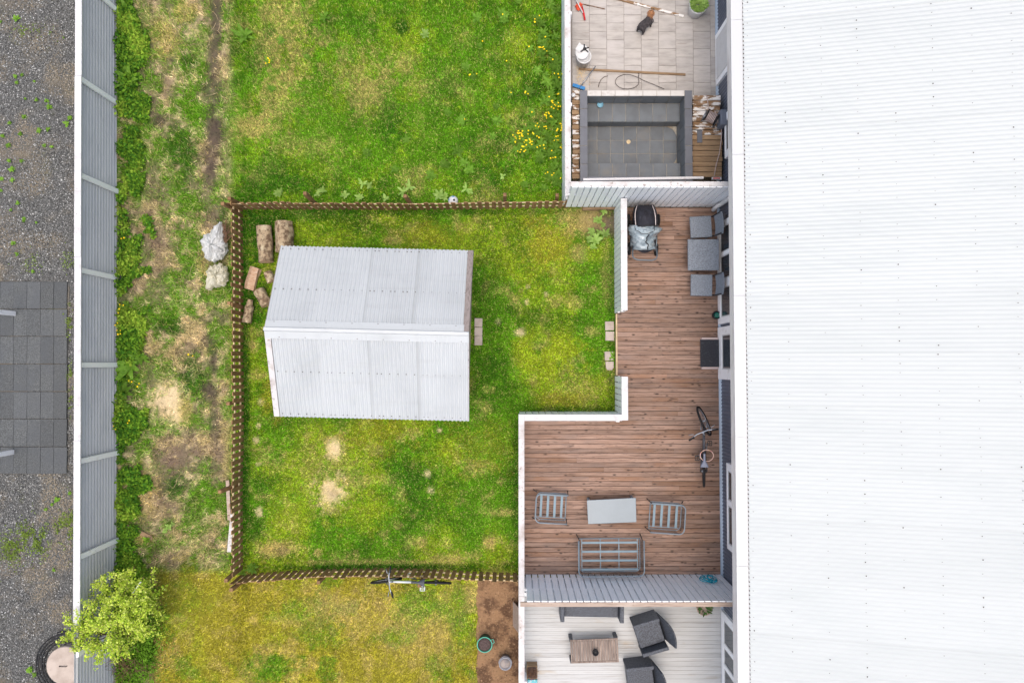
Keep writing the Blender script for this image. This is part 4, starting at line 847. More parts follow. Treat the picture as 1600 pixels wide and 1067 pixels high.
# ================================================================ bicycles
def bicycle(label, loc, heading, lean, steer, fm, fm2, sm, wr=.33, wb=1.04, extra=None, hw_=.30):
    root = thing('bicycle', label, 'bicycle', loc, rot=(lean, 0, heading))
    xr, xf = -wb / 2, wb / 2; zb = .28
    head_t, head_b = Vector((xf - .20, 0, .86)), Vector((xf - .13, 0, .70)); ax = (head_t - head_b).normalized(); seat = Vector((xr + .33, 0, .84)); bb = Vector((xr + .42, 0, zb))
    S = lambda v: Matrix.Rotation(steer, 3, ax) @ (Vector(v) - head_b) + head_b
    def wheel(cx, f):
        c = Vector((cx, 0, wr))
        w = MB().tube([f(c + Vector((math.cos(t) * (wr - .02), 0, math.sin(t) * (wr - .02)))) for t in [2 * math.pi * i / 40 for i in range(40)]], .023, 8, True).build('wheel', mt['rubber'], root, True, local=True)
        r = MB().tube([f(c + Vector((math.cos(t) * (wr - .05), 0, math.sin(t) * (wr - .05)))) for t in [2 * math.pi * i / 36 for i in range(36)]], .010, 6, True)
        for i in range(16):
            t = 2 * math.pi * i / 16; r.tube([f(c + Vector((0, .02 * (-1) ** i, 0))), f(c + Vector((math.cos(t) * (wr - .055), 0, math.sin(t) * (wr - .055))))], .0016, 4)
        r.tube([f(c + Vector((0, -.05, 0))), f(c + Vector((0, .05, 0)))], .02, 8); r.build('rim', mt['steel'], w, True, local=True)
        MB().beam(f(c + Vector((.05, .012, wr * .55))), f(c + Vector((-.05, .012, wr * .55))), .004, .03).build('reflector', mt['orange'], w, local=True)
    idn = lambda v: Vector(v)
    wheel(xr, idn); wheel(xf, S)
    t = MB(); t.tube([seat - Vector((0, 0, .12)) + Vector((.03, 0, 0)), head_t - ax * .03], .022, 8); t.tube([bb, seat - Vector((0, 0, .06))], .018, 8); t.tube([head_b - ax * .02, head_t + ax * .02], .026, 8)
    t.build('frame', fm, root, True, local=True)
    MB().tube([bb, head_b], .027, 8).build('down_tube', fm2, root, True, local=True)
    t = MB()
    for s in (-1, 1): t.tube([bb + Vector((0, s * .03, 0)), (xr, s * .065, wr)], .013, 6); t.tube([seat - Vector((0, s * -.02, .14)), (xr, s * .065, wr)], .012, 6)
    t.build('rear_stays', fm2, root, True, local=True)
    for s in (-1, 1): MB().tube([S(head_b + Vector((.01, s * .06, -.02))), S((xf, s * .06, wr))], .015, 6).build('fork_blade', mt['steel'], root, True, local=True)
    t = MB(); t.tube([S(head_b), S(head_t + ax * .06), S(head_t + ax * .08 + Vector((.07, 0, .02)))], .016, 6); bc = head_t + ax * .08 + Vector((.07, 0, .02))
    t.tube([S(bc + Vector((-.05, -hw_, .03))), S(bc + Vector((0, -hw_ * .4, .01))), S(bc), S(bc + Vector((0, hw_ * .4, .01))), S(bc + Vector((-.05, hw_, .03)))], .013, 8)
    hb = t.build('handlebar', mt['steel'], root, True, local=True)
    for s in (-1, 1):
        MB().tube([S(bc + Vector((-.035, s * (hw_ - .11), .025))), S(bc + Vector((-.055, s * (hw_ + .015), .034)))], .018, 8).build('grip', mt['rubber'], hb, True, local=True)
        MB().tube([S(bc + Vector((.02, s * (hw_ - .12), .02))), S(bc + Vector((.045, s * (hw_ - .02), .01)))], .007, 6).build('brake_lever', mt['steel'], hb, True, local=True)
    MB().tube([seat - Vector((0, 0, .08)), seat + Vector((-.03, 0, .06))], .014, 6).build('seat_post', mt['steel'], root, True, local=True)
    def sad(u, v):
        w = .022 + .058 * sst(.45, 1, u); a = math.pi * (v - .5)
        return (seat.x - .03 + .14 - .27 * u, w * math.sin(a) * 1.0, seat.z + .075 + .022 * math.cos(a) + .02 * u * u)
    sdo = MB().grid(sad, 10, 8).build('saddle', sm, root, True, local=True); sdo.modifiers.new('solid', 'SOLIDIFY').thickness = -.015
    Mx = Matrix.Rotation(R(90), 3, 'X')
    MB().lathe([(.02, -.004), (.085, -.004), (.085, .004), (.02, .004)], bb + Vector((0, -.05, 0)), 24, Mx).build('chainring', mt['black'], root, local=True)
    MB().lathe([(.015, -.012), (.04, -.01), (.04, .01), (.015, .012)], Vector((xr, -.045, wr)), 16, Mx).build('sprocket', mt['black'], root, local=True)
    for s, d in ((-1, 1), (1, -1)):
        e = bb + Vector((d * .15, s * .075, -.06 * d)); MB().tube([bb + Vector((0, s * .06, 0)), e], .010, 6).build('crank', mt['steel'], root, True, local=True)
        pd = MB(); q = e + Vector((0, s * .055, 0))
        for ox in (-.045, .045): pd.box(q.x + ox - .008, q.x + ox + .008, q.y - .045, q.y + .045, q.z - .012, q.z + .012)
        for oy in (-.04, 0, .04): pd.box(q.x - .0365, q.x + .0365, q.y + oy - .007, q.y + oy + .007, q.z - .010, q.z + .010)
        pd.build('pedal', mt['bike_white'] if fm is mt['bike_white'] else mt['black'], root, local=True)
    ch = MB()
    for z in (.083, -.083): ch.beam(bb + Vector((0, -.05, z)), (xr, -.047, wr + z * .45), .006, .008)
    ch.build('chain', mt['black'], root, local=True)
    MB().tube([bb + Vector((-.06, .03, -.03)), (xr + .25, .16, .012)], .009, 6).build('kickstand', mt['steel'], root, True, local=True)
    return root, seat
# dark bicycle on the deck, heading north, handlebar turned left
b1, seat = bicycle('dark grey bicycle with turned front wheel standing by the house wall', (P(1098.5, 690, ZD).x, P(1097, 694, ZD).y, ZD), R(90), R(-14), R(26), mt['bike_dark'], mt['bike_dark'], mt['saddle'])
lk = MB().tube([(seat.x + .06 + .115 * math.cos(t), -.05 + .13 * math.sin(t), seat.z - .02 + .03 * math.sin(t)) for t in [2 * math.pi * i / 28 for i in range(28)]], .008, 6, True).build('cable_lock', mt['pink'], None, True)
lk.matrix_world = Matrix.Translation(b1.location) @ Matrix.Rotation(R(90), 4, 'Z') @ Matrix.Rotation(R(-14), 4, 'X'); tag(lk, 'pink and orange cable lock looped round the dark bicycle', 'cable lock')
b2, _ = bicycle('silver and lime green bicycle leaning on the curving picket fence', (P(644, 908, .0).x + .02, P(644, 908, 0).y, 0), R(178), R(16.5), R(10), mt['bike_white'], mt['lime'], mt['bike_dark'], hw_=.29)

# ================================================================ south neighbour's deck
def armchair(px, py, label, face, Wd=.78, D=.72):
    """local +x is the front; built in the world at seat height"""
    zs = .5; c = P(px, py, zs); root = thing('wicker_armchair', label, 'armchair', (c.x, c.y, ZD), face, 'charcoal wicker armchairs'); z = zs - ZD
    MB().box(-D / 2 + .02, D / 2, -Wd / 2 + .09, Wd / 2 - .09, .05, z).build('seat', mt['wicker_dark'], root, bevel=.02, local=True)
    for s in (-1, 1):
        m = MB().hexa([(-D / 2 + .02, s * Wd / 2 - .045, .0), (D / 2 + .01, s * Wd / 2 - .045, .0), (D / 2 + .01, s * Wd / 2 + .045, .0), (-D / 2 + .02, s * Wd / 2 + .045, 0), (-D / 2 + .02, s * Wd / 2 - .045, z + .25), (D / 2 + .02, s * Wd / 2 - .045, z + .2), (D / 2 + .02, s * Wd / 2 + .045, z + .2), (-D / 2 + .02, s * Wd / 2 + .045, z + .25)])
        m.build('arm', mt['wicker_dark'], root, bevel=.012, local=True)
    def back(u, v):
        y = (-Wd / 2 + .03 + (Wd - .06) * u); bow = .07 * (1 - (2 * u - 1) ** 2); t = v
        return (-D / 2 + .02 - bow * t - .14 * t, y * (1 - .1 * t * t), .05 + (z + .42) * t)
    o = MB().grid(back, 10, 8).build('backrest', mt['wicker_dark'], root, local=True); o.modifiers.new('solid', 'SOLIDIFY').thickness = .04
    root.scale = (.77, .77, .9); return root
armchair(1016, 991, 'charcoal wicker armchair standing nearer the tall white fence', R(180 + 18))
armchair(1002, 1062, 'charcoal wicker armchair farther from the tall white fence', R(180 + 7))
zs = .46; y1 = Y_SF - .2; c = P(925, 955, zs); sf = thing('wicker_sofa', 'charcoal wicker sofa with its back to the tall white fence', 'sofa', (c.x, y1, ZD), R(-1.2))
x0, x1 = P(882, 960, zs).x - c.x, P(967, 960, zs).x - c.x; yf = P(925, 964, zs).y - y1
MB().box(x0, x1, yf, -.02, .04, zs - ZD).build('seat', mt['wicker_dark'], sf, bevel=.02, local=True)
for xa_, xb_ in ((x0 - .085, x0 - .004), (x1 + .004, x1 + .085)): MB().box(xa_, xb_, yf - .04, 0, 0, zs - ZD + .2).build('arm', mt['wicker_dark'], sf, bevel=.012, local=True)
MB().hexa([(x0 - .08, -.0, .0), (x1 + .08, -.0, .0), (x1 + .08, .07, .0), (x0 - .08, .07, 0), (x0 - .08, .02, .7), (x1 + .08, .02, .7), (x1 + .08, .09, .7), (x0 - .08, .09, .7)]).build('backrest', mt['wicker_dark'], sf, bevel=.012, local=True)
tz = .45; cs = [P(891, 999.5, tz), P(965, 996.5, tz), P(967, 1034, tz), P(892.5, 1036, tz)]; c = sum(cs, Vector()) / 4
wd = thing('wooden_table', 'low slatted grey-brown wooden table on the white deck', 'table', (c.x, c.y, ZD))
L = lambda u, v: cs[0].lerp(cs[1], u).lerp(cs[3].lerp(cs[2], u), v)
def quadslab(u0, u1, v0, v1, z0, z1): return MB().slab([L(u0, v0).xy, L(u1, v0).xy, L(u1, v1).xy, L(u0, v1).xy], z0, z1)
tm = M('table_slat_wood', W_((144, 130, 121)), [(W_((100, 86, 78)), (40, 3, 40), .42, .7, .85), (W_((184, 166, 152)), (20, 2, 8), .52, .7, .6)], rough=.8, rand=.14)
for i in range(16): quadslab(.04 + .92 * i / 16 + .003, .04 + .92 * (i + 1) / 16 - .003, .075, .925, tz - .018, tz + random.uniform(-.002, .002)).build('slat', tm, wd)
for v0, v1 in ((0, .068), (.932, 1)): quadslab(0, 1, v0, v1, tz - .025, tz + .002).build('frame_board', tm, wd)
for u0, u1 in ((0, .034), (.966, 1)): quadslab(u0, u1, .07, .93, tz - .025, tz + .001).build('frame_board', tm, wd)
for u, v in ((.02, .03), (.97, .03), (.02, .96), (.97, .96)):
    q = L(u, v); MB().box(q.x - .035, q.x + .035, q.y - .03, q.y + .03, ZD, tz - .027).build('leg', mt['wicker_dark'], wd)
q = P(930.5, 1019, tz + .06); o = MB().lathe([(0, 0), (.045, 0), (.062, .03), (.066, .08), (.055, .085), (.05, .04), (0, .035)], (0, 0, 0), 20).build('candle_bowl', mt['black'], None, True)
o.location = (q.x, q.y, tz + .003); tag(o, 'small black candle bowl on the wooden table', 'bowl')
def twig_bunch(mb, c, n, r, h, th=.004):
    for i in range(n):
        a = random.uniform(0, 6.28); rr = r * math.sqrt(random.random()); x, y = c[0] + rr * math.cos(a), c[1] + rr * math.sin(a); b = random.uniform(0, 6.28); l = random.uniform(.4, 1) * h
        mb.tube([(x, y, c[2]), (x + .3 * l * math.cos(b), y + .3 * l * math.sin(b), c[2] + .5 * l), (x + .8 * l * math.cos(b + .4), y + .8 * l * math.sin(b + .4), c[2] + .62 * l)], [th, th * .8, th * .4], 4)
q = P(831.5, 1051, .4); pt = thing('planter', 'square wooden planter full of dry twigs in the deck corner', 'planter', (q.x, q.y, ZD))
MB().box(q.x - .11, q.x + .11, q.y - .12, q.y + .13, ZD, .38).build('planter_box', mt['plank'], pt); MB().box(q.x - .095, q.x + .095, q.y - .105, q.y + .115, .375, .392).build('soil', mt['dirt'], pt)
m = MB(); twig_bunch(m, (q.x, q.y + .0, .39), 70, .1, .16); m.build('dry_twigs', mt['twig'], pt)
def pot_plant(px, py, z, r, h, pm_, lm, label, nl, ll):
    q = P(px, py, z); root = thing('potted_plant', label, 'potted plant', (q.x, q.y, ZD))
    MB().lathe([(0, 0), (r * .72, 0), (r * .95, h * .9), (r, h), (r * .9, h), (r * .85, h * .88), (0, h * .86)], (q.x, q.y, ZD), 24).build('pot', pm_, root, True)
    m = MB()
    for i in range(nl):
        a = random.uniform(0, 6.28); rr = r * .7 * math.sqrt(random.random()); m.leaf((q.x + rr * math.cos(a), q.y + rr * math.sin(a), ZD + h * .86 + random.uniform(0, .1)), a + random.uniform(-.6, .6), ll * random.uniform(.6, 1.1), ll * .35, random.uniform(.3, 1.4), 1.0)
    m.build('foliage', lm, root)
pot_plant(1101, 949, .45, .17, .3, mt['greywood'], mt['leaf_dark'], 'low brown pot of dark plants half hidden by the tall fence', 40, .08)
pot_plant(1092, 7, .5, .2, .34, mt['wplastic'], mt['leaf_pale'], 'round white pot with bushy green and yellow plant on tiles', 300, .1)
q = P(832, 1066, .35); o = MB().box(-.1, .1, -.1, .06, 0, .2).build('patterned_box', mt['print'], bevel=.01); o.location = (q.x, q.y, ZD + .001); tag(o, 'small blue and pink patterned box beside the planter of twigs', 'box')

# ================================================================ soil bed things
def bucket(px, py, z, r, h, body, rimm, fill, label, handle, dome=0.0):
    q = P(px, py, z); root = thing('bucket', label, 'bucket', (q.x, q.y, .03))
    MB().lathe([(0, 0), (r * .78, 0), (r * .97, h), (r * .9, h), (r * .85, h - .05), (0, h - .05)], (q.x, q.y, .03), 28).build('pail', body, root, True)
    MB().tube([(q.x + r * math.cos(t), q.y + r * math.sin(t), .03 + h) for t in [2 * math.pi * i / 32 for i in range(32)]], .009, 6, True).build('rim', rimm, root, True)
    MB().lathe([(0, h - .045), (r * .9, h - .045), (r * .9, h - .02), (r * .5, h - .012 + dome), (0, h - .01 + dome * 1.3)], (q.x, q.y, .03), 24).build('contents', fill, root, True)
    hx = MB()
    if handle == 'lug':
        a = R(22); d = Vector((math.cos(a), math.sin(a), 0)); n = Vector((-d.y, d.x, 0)); b0 = Vector((q.x, q.y, .03 + h - .01))
        hx.tube([b0 + d * r + n * .04, b0 + d * (r + .05) + n * .035, b0 + d * (r + .05) - n * .035, b0 + d * r - n * .04], .007, 6)
    else:
        hx.tube([(q.x + (r + .012) * math.cos(t), q.y + (r + .012) * math.sin(t) + .02, .03 + h + .012) for t in [math.pi * i / 14 for i in range(15)]], .007, 6)
    hx.build('handle', rimm, root, True)
bucket(757.3, 1006, .28, .155, .28, mt['green_dk'], mt['teal'], mt['dirt'], 'dark green bucket of soil with a teal rim on the soil bed', 'lug')
bucket(789.5, 1036, .26, .125, .26, mt['zinc'], mt['zinc'], mt['sand'], 'grey zinc bucket heaped with dusty stones by white fence', 'bail', .03)
a = P(801.5, 966, .3); o = MB().hexa([(-.01, -.26, 0), (.01, -.26, 0), (.01, .26, 0), (-.01, .26, 0), (.0, -.26, .5), (.02, -.26, .5), (.02, .26, .5), (0, .26, .5)]).build('board', mt['greywood'], bevel=.003)
o.location = (P(804, 965, 0).x - .03, a.y, .02); o.rotation_euler = (0, R(16), 0); tag(o, 'grey weathered board leaning on the low fence beside the soil bed', 'board')
# blue rope on the fence
q = P(1107, 905, .55); pts = []
for i in range(150):
    t = i / 149; a = t * 2 * math.pi * 6.5; r = .1 + .05 * math.sin(5.3 * a * .31) + .02 * random.random()
    pts.append((q.x - .02 + r * math.cos(a) * .8 + .07 * math.sin(a * .37), Y_SF + .035 + .03 * math.sin(a * .8) + .022 * math.cos(a * 1.3) + .03, .62 + r * 1.35 * math.sin(a) + .05 * math.cos(a * .53)))
rp = MB().tube(pts, .0095, 5).build('rope', mt['turq'], None, True); tag(rp, 'turquoise rope bundle hanging on the tall white fence', 'rope')

# ================================================================ things on the north patio
def lying(name, label, cat, a, b, w, h, mat, z=ZD, tube=False):
    a, b = P(a[0], a[1], z + h / 2), P(b[0], b[1], z + h / 2); c = (a + b) / 2
    m = MB().tube([a - c, b - c], w / 2, 8) if tube else MB().beam(a - c, b - c, w, h)
    o = m.build(name, mat, None, tube, 0 if tube else .003); o.location = c; return tag(o, label, cat)
lying('wooden_stick', 'long weathered batten lying past the dog on the tiles', 'batten', (940, -8), (1068, 26), .05, .03, mt['plank_peel'], ZD + .002)
lying('wooden_stick', 'long brown batten lying beside the white bucket and cable', 'batten', (904, 108.5), (1071, 117), .045, .03, mt['plank'], ZD + .002)
lying('thin_stick', 'thin brown stick lying by the red handled tool', 'stick', (911, 7), (945, 14.5), .016, .014, mt['twig'], ZD + .002)
br = thing('scrubbing_brush', 'blue brush on a long grey pole by the low fence', 'brush', P(904, 137, ZD))
MB().tube([P(905, 138, ZD + .06), P(930.5, 104, ZD + .08)], .011, 8).build('pole', mt['steel'], br, True)
a, b = P(895, 133, ZD + .05), P(914, 139, ZD + .05); MB().beam(a, b, .07, .035).build('brush_head', mt['bluep'], br, bevel=.006)
MB().beam(a - Vector((0, 0, .035)), b - Vector((0, 0, .035)), .06, .034).build('bristles', mt['black'], br)
tl_ = thing('squeegee', 'red handled tool with a white pole at the patio edge', 'tool', P(912, 22, ZD))
MB().tube([P(897, -6, ZD + .1), P(911, 21, ZD + .05)], .012, 8).build('pole', mt['wplastic'], tl_, True)
MB().tube([P(909.5, 11, ZD + .04), P(912, 22, ZD + .045), P(914, 32, ZD + .03)], [.016, .022, .018], 8).build('grip', mt['red'], tl_, True)
q = P(904.5, 11.5, ZD + .02)
o = MB().grid(lambda u, v: ((u - .5) * .13 + .02 * math.sin(9 * v), (v - .5) * .16 + .015 * math.sin(11 * u), .02 + .018 * math.sin(13 * u + 3) * math.cos(9 * v)), 10, 10).build('rag', mt['redcloth'], None, True)
o.modifiers.new('solid', 'SOLIDIFY').thickness = .008; o.location = (q.x, q.y, ZD + .012); tag(o, 'crumpled orange red rag on the tiles', 'rag')
# white drum with lid and black star knob
q = P(912, 90, .45); db = thing('plastic_drum', 'white plastic bucket with loose lid on the tiles', 'bucket', (q.x, q.y, ZD))
MB().lathe([(0, 0), (.125, 0), (.15, .33), (.158, .33), (.158, .36), (.14, .36), (.13, .3), (0, .3)], (q.x, q.y, ZD), 28).build('pail', mt['wplastic'], db, True)
lid = P(907.5, 77, .56); Mx = Matrix.Rotation(R(16), 3, 'X') @ Matrix.Rotation(R(-8), 3, 'Y')
MB().lathe([(0, -.012), (.14, -.012), (.145, .008), (.13, .012), (0, .008)], (lid.x + .03, lid.y - .06, .54), 28, Mx).build('lid', mt['wplastic'], db, True)
MB().slab([(lid.x - .115, lid.y + .0), (lid.x - .03, lid.y + .14), (lid.x + .10, lid.y + .02), (lid.x - .02, lid.y - .09)], .555, .562).build('paper_sheet', mt['wplastic'], db)
kn = P(913.5, 76.5, .6); kb = thing('star_knob', 'black plastic star-shaped gadget on the white bucket lid', 'gadget', (kn.x, kn.y, .57)); k2 = MB(); k2.lathe([(0, 0), (.03, 0), (.034, .03), (0, .04)], (kn.x, kn.y, .575), 12)
for a in (20, 95, 215, 320): k2.beam((kn.x, kn.y, .595), (kn.x + .1 * math.cos(R(a)), kn.y + .1 * math.sin(R(a)), .585), .026, .02)
k2.build('star_body', mt['black'], kb, bevel=.003)
o = MB().tube([P(x, y, ZD + .012) for x, y in [(935, 137), (936, 131), (939, 125), (944, 120.5), (950, 118.8)]], .006, 6).build('cable', mt['cable'], None, True); tag(o, 'short curved piece of dark cable on the tiles', 'cable')
cp = [(998, 119)] + [(980 + 18 * math.cos(R(t)), 128 + 11.5 * math.sin(R(t))) for t in range(-20, 331, 18)] + [(1005, 124), (1022, 131), (1039, 139)]
cp = [(998.5, 114)] + [(980 + 18.5 * math.cos(R(t)), 128 + 11.5 * math.sin(R(t))) for t in range(-20, 285, 15)] + [(986, 117.5), (996, 121), (1008, 127), (1023, 133), (1038, 139.5)]
o = MB().tube([P(x, y, ZD + .036) for x, y in cp], .006, 6).build('cable', mt['cable'], None, True); tag(o, 'dark cable with one big loop on the tiles', 'cable')
lt = MB()
for i in range(320):
    a = random.gauss(0, 1); b = random.gauss(0, 1); q = P(902 + abs(a) * 8, 112 + b * 16, ZD + .003)
    if q.x > xff + .05: lt.beam(q, q + Vector((random.uniform(-.05, .05), random.uniform(-.05, .05), .004)), .004, .003)
tag(lt.build('straw_litter', mt['cream']), 'scattered dry straw around the white bucket', 'litter', kind='stuff')

# hose reel, boxes and cable on the platform
q = P(1111, 184, ZP + .12); hr = thing('hose_reel', 'black hose reel wound with pale hose on the peeling planks', 'hose reel', (q.x, q.y, ZP))
d = Vector((math.cos(R(-28)), math.sin(R(-28)), 0)); Mx = d.to_track_quat('Z', 'Y').to_matrix(); cz = Vector((q.x, q.y, ZP + .135))
for s in (-1, 1): MB().lathe([(.02, -.012), (.13, -.012), (.13, .012), (.02, .012)], cz + d * s * .115, 20, Mx).build('flange', mt['black'], hr, bevel=.004)
MB().lathe([(0, -.11), (.07, -.11), (.07, .11), (0, .11)], cz, 16, Mx).build('drum', mt['black'], hr)
pts = [cz + Mx @ Vector((.098 * math.cos(t), .098 * math.sin(t), -.09 + .18 * t / (6.283 * 6))) for t in [6.283 * 6 * i / 120 for i in range(121)]]
MB().tube(pts, .012, 6).build('hose', mt['cable_pale'], hr, True)
n = Vector((-d.y, d.x, 0))
for s in (-1, 1): MB().tube([cz + d * s * .135, cz + d * s * .14 - n * .13 - Vector((0, 0, .125)), cz + d * s * .14 + n * .13 - Vector((0, 0, .125))], .010, 6).build('stand', mt['steel'], hr, True)
MB().tube([cz + d * .15, cz + d * .19 + n * .1, cz + d * .24 + n * .1], .011, 6).build('crank', mt['steel'], hr, True)
cable = [P(1117, 173, ZP + .2), P(1122, 192, ZP + .12), P(1126, 197, ZP + .02), P(1127.5, 205, ZP + .02), P(1127, 220, ZP + .02), P(1124, 240, ZP + .02), P(1119, 258, ZP + .02), P(1116, 275, ZP + .02)]
o = MB().tube(cable, .010, 6).build('cable', mt['cable_pale'], None, True); tag(o, 'pale cable running from hose reel over the brown planks', 'cable')
o = MB().tube([P(1104, 150, ZP + .014), P(1106, 160, ZP + .014), P(1107, 172, ZP + .014)], .010, 6).build('cable', mt['cable_pale'], None, True); tag(o, 'short pale cable lying on the peeling planks, ending at the reel', 'cable')
q = P(1127, 183, ZP + .3); bx = thing('meter_box', 'grey ribbed box mounted on the house wall by the hose reel', 'box', (XW - .05, q.y, ZP))
MB().box(XW - .16, XW - .03, q.y - .16, q.y + .16, ZP + .02, ZP + .3).build('case', mt['greybox'], bx, bevel=.006)
for i in range(4): MB().box(XW - .155 + .032 * i, XW - .14 + .032 * i, q.y - .15, q.y + .15, ZP + .302, ZP + .312).build('rib', mt['greybox'], bx)
q = P(1093, 214, ZP); o = MB().box(-.055, .055, -.13, .13, 0, .012).build('loose_tile', mt['tile_rim'], bevel=.002); o.location = (q.x, q.y, ZP + .006); tag(o, 'loose dark tile lying on the brown planks', 'tile')
q = P(1119, 280, ZP); ps = thing('power_strip', 'white power strip with red top at the end of the cable', 'power strip', (q.x, q.y, ZP + .005))
MB().box(q.x - .1, q.x + .1, q.y - .02, q.y + .03, ZP + .005, ZP + .04).build('strip_case', mt['wplastic'], ps, bevel=.004); MB().box(q.x - .075, q.x + .07, q.y - .008, q.y + .018, ZP + .041, ZP + .046).build('switch_row', mt['red'], ps)
q = P(895.5, 151, ZP); o = MB().lathe([(0, 0), (.03, 0), (.04, .07), (.043, .07), (.043, .08), (0, .08)], (0, 0, 0), 18).build('cup', mt['wplastic'], None, True); o.location = (q.x, q.y, ZP + .006); tag(o, 'small white plastic cup on the narrow plank ledge', 'cup')

# ================================================================ the dog
def skin(name, verts, edges, rad, mat, parent, lvl=2, root=0):
    me = bpy.data.meshes.new(name); bm = bmesh.new(); ly = bm.verts.layers.skin.verify(); vs = []
    for i, (v, r) in enumerate(zip(verts, rad)):
        b = bm.verts.new(v); b[ly].radius = r if isinstance(r, tuple) else (r, r); b[ly].use_root = (i == root); vs.append(b)
    for a, b in edges: bm.edges.new((vs[a], vs[b]))
    bm.to_mesh(me); bm.free(); me.materials.append(mat); o = bpy.data.objects.new(name, me); COL.objects.link(o); o.parent = parent
    sk = o.modifiers.new('skin', 'SKIN'); sk.use_smooth_shade = True; o.modifiers.new('sub', 'SUBSURF').levels = lvl; o.modifiers['sub'].render_levels = lvl
    return o
dm = bpy.data.materials.new('terrier_fur'); dm.use_nodes = True; nt = dm.node_tree; bs = nt.nodes['Principled BSDF']; bs.inputs['Roughness'].default_value = .85
tc = nt.nodes.new('ShaderNodeTexCoord'); sx = nt.nodes.new('ShaderNodeSeparateXYZ'); nt.links.new(tc.outputs['Object'], sx.inputs[0])
nz = nt.nodes.new('ShaderNodeTexNoise'); nz.inputs['Scale'].default_value = 60; nt.links.new(tc.outputs['Object'], nz.inputs[0])
ad = nt.nodes.new('ShaderNodeMath'); ad.operation = 'MULTIPLY_ADD'; ad.inputs[1].default_value = .06; nt.links.new(nz.outputs[0], ad.inputs[0]); nt.links.new(sx.outputs['X'], ad.inputs[2])
rp_ = nt.nodes.new('ShaderNodeValToRGB'); rp_.color_ramp.elements[0].position = .115; rp_.color_ramp.elements[0].color = (*lin((70, 66, 68)), 1); rp_.color_ramp.elements[1].position = .15; rp_.color_ramp.elements[1].color = (*lin((176, 126, 88)), 1)
nt.links.new(ad.outputs[0], rp_.inputs[0]); mm = nt.nodes.new('ShaderNodeMix'); mm.data_type = 'RGBA'; mm.blend_type = 'MULTIPLY'; mm.inputs[0].default_value = .8
n2 = nt.nodes.new('ShaderNodeTexNoise'); n2.inputs['Scale'].default_value = 38; nt.links.new(tc.outputs['Object'], n2.inputs[0]); r2 = nt.nodes.new('ShaderNodeValToRGB'); r2.color_ramp.elements[0].position = .35; r2.color_ramp.elements[0].color = (.25, .25, .25, 1); r2.color_ramp.elements[1].position = .62
nt.links.new(n2.outputs[0], r2.inputs[0]); nt.links.new(rp_.outputs[0], mm.inputs[6]); nt.links.new(r2.outputs[0], mm.inputs[7]); nt.links.new(mm.outputs[2], bs.inputs['Base Color'])
q = P(1006.5, 37, ZD + .15); dog = thing('dog', 'small black and tan terrier standing on the tiles looking up', 'dog', (q.x, q.y, ZD), R(56))
# local +x points to the head; spine bends towards -y at the rump and the head turns to +y
V = [(-.13, -.02, .19), (-.05, -.005, .195), (.04, -.03, .195), (.1, -.05, .2), (.145, -.04, .265), (.185, -.02, .315), (.215, -.022, .35), (.232, -.025, .366),
     (-.14, .045, .13), (-.165, .05, .07), (-.155, .052, .012), (-.135, .053, .008), (-.13, -.085, .13), (-.155, -.09, .07), (-.145, -.092, .012), (-.125, -.093, .008),
     (.1, .02, .12), (.11, .03, .06), (.12, .035, .012), (.14, .035, .008), (.09, -.12, .12), (.085, -.13, .06), (.09, -.135, .012), (.11, -.135, .008), (-.17, -.025, .22), (-.19, -.028, .265)]
E = [(0, 1), (1, 2), (2, 3), (3, 4), (4, 5), (5, 6), (6, 7), (0, 8), (8, 9), (9, 10), (10, 11), (0, 12), (12, 13), (13, 14), (14, 15), (3, 16), (16, 17), (17, 18), (18, 19), (3, 20), (20, 21), (21, 22), (22, 23), (0, 24), (24, 25)]
RR = [.075, .078, .08, .078, .058, .066, .036, .024, .042, .022, .018, .016, .042, .022, .018, .016, .032, .022, .019, .017, .032, .022, .019, .017, .02, .011]
skin('body', V, E, RR, dm, dog, 2, 1)
tan_ = M('tan_fur', W_((190, 140, 100)), [(W_((120, 80, 56)), (60, 60, 60), .45, .65, .8)], rough=.9)
for s in (-1, 1):
    MB().add([(.15, s * .03 - .02, .345), (.18, s * .065 - .02, .34), (.125, s * .075 - .02, .40), (.15, s * .05 - .02, .35)], [(0, 1, 2), (0, 2, 3), (1, 3, 2), (0, 3, 1)]).build('ear', tan_, dog, local=True)
    MB().lathe([(0, -.008), (.006, -.005), (.009, 0), (.006, .005), (0, .008)], (.195, s * .026 - .02, .375), 8).build('eye', mt['black'], dog, True, local=True)
MB().lathe([(0, -.01), (.010, -.006), (.012, 0), (.009, .007), (0, .01)], (.248, -.026, .385), 10).build('nose', mt['black'], dog, True, local=True)
fur = MB()
for i in range(900):
    a = random.uniform(0, 6.283); t = random.uniform(-.17, .14); zz = random.uniform(-.1, 1); r = .08
    y0 = r * math.cos(a) - .01 - .045 * max(0, (t + .05) / .16); z0 = .195 + r * abs(math.sin(a)) * .97
    fur.beam((t, y0, z0), (t - .03, y0 * 1.15 + random.uniform(-.01, .01), z0 - random.uniform(.0, .03)), .004, .002)
fur.build('coat_hair', M('black_coat', W_((78, 74, 78)), [(W_((40, 38, 40)), (30, 30, 30), .42, .6, .8), (W_((150, 140, 146)), (24, 24, 24), .6, .7, .6)], rough=.7), dog, local=True, kind='stuff')
fur = MB()
for i in range(420):
    a = random.uniform(0, 6.283); b = random.uniform(-.3, 1.4); c_ = Vector((.18, -.02, .31)); d = Vector((math.cos(a) * math.cos(b), math.sin(a) * math.cos(b), math.sin(b))); p = c_ + d * .062
    fur.beam(p, p + d * .01 + Vector((random.uniform(-.02, .01), random.uniform(-.02, .02), -.012)), .0045, .002)
fur.build('head_hair', tan_, dog, local=True, kind='stuff')

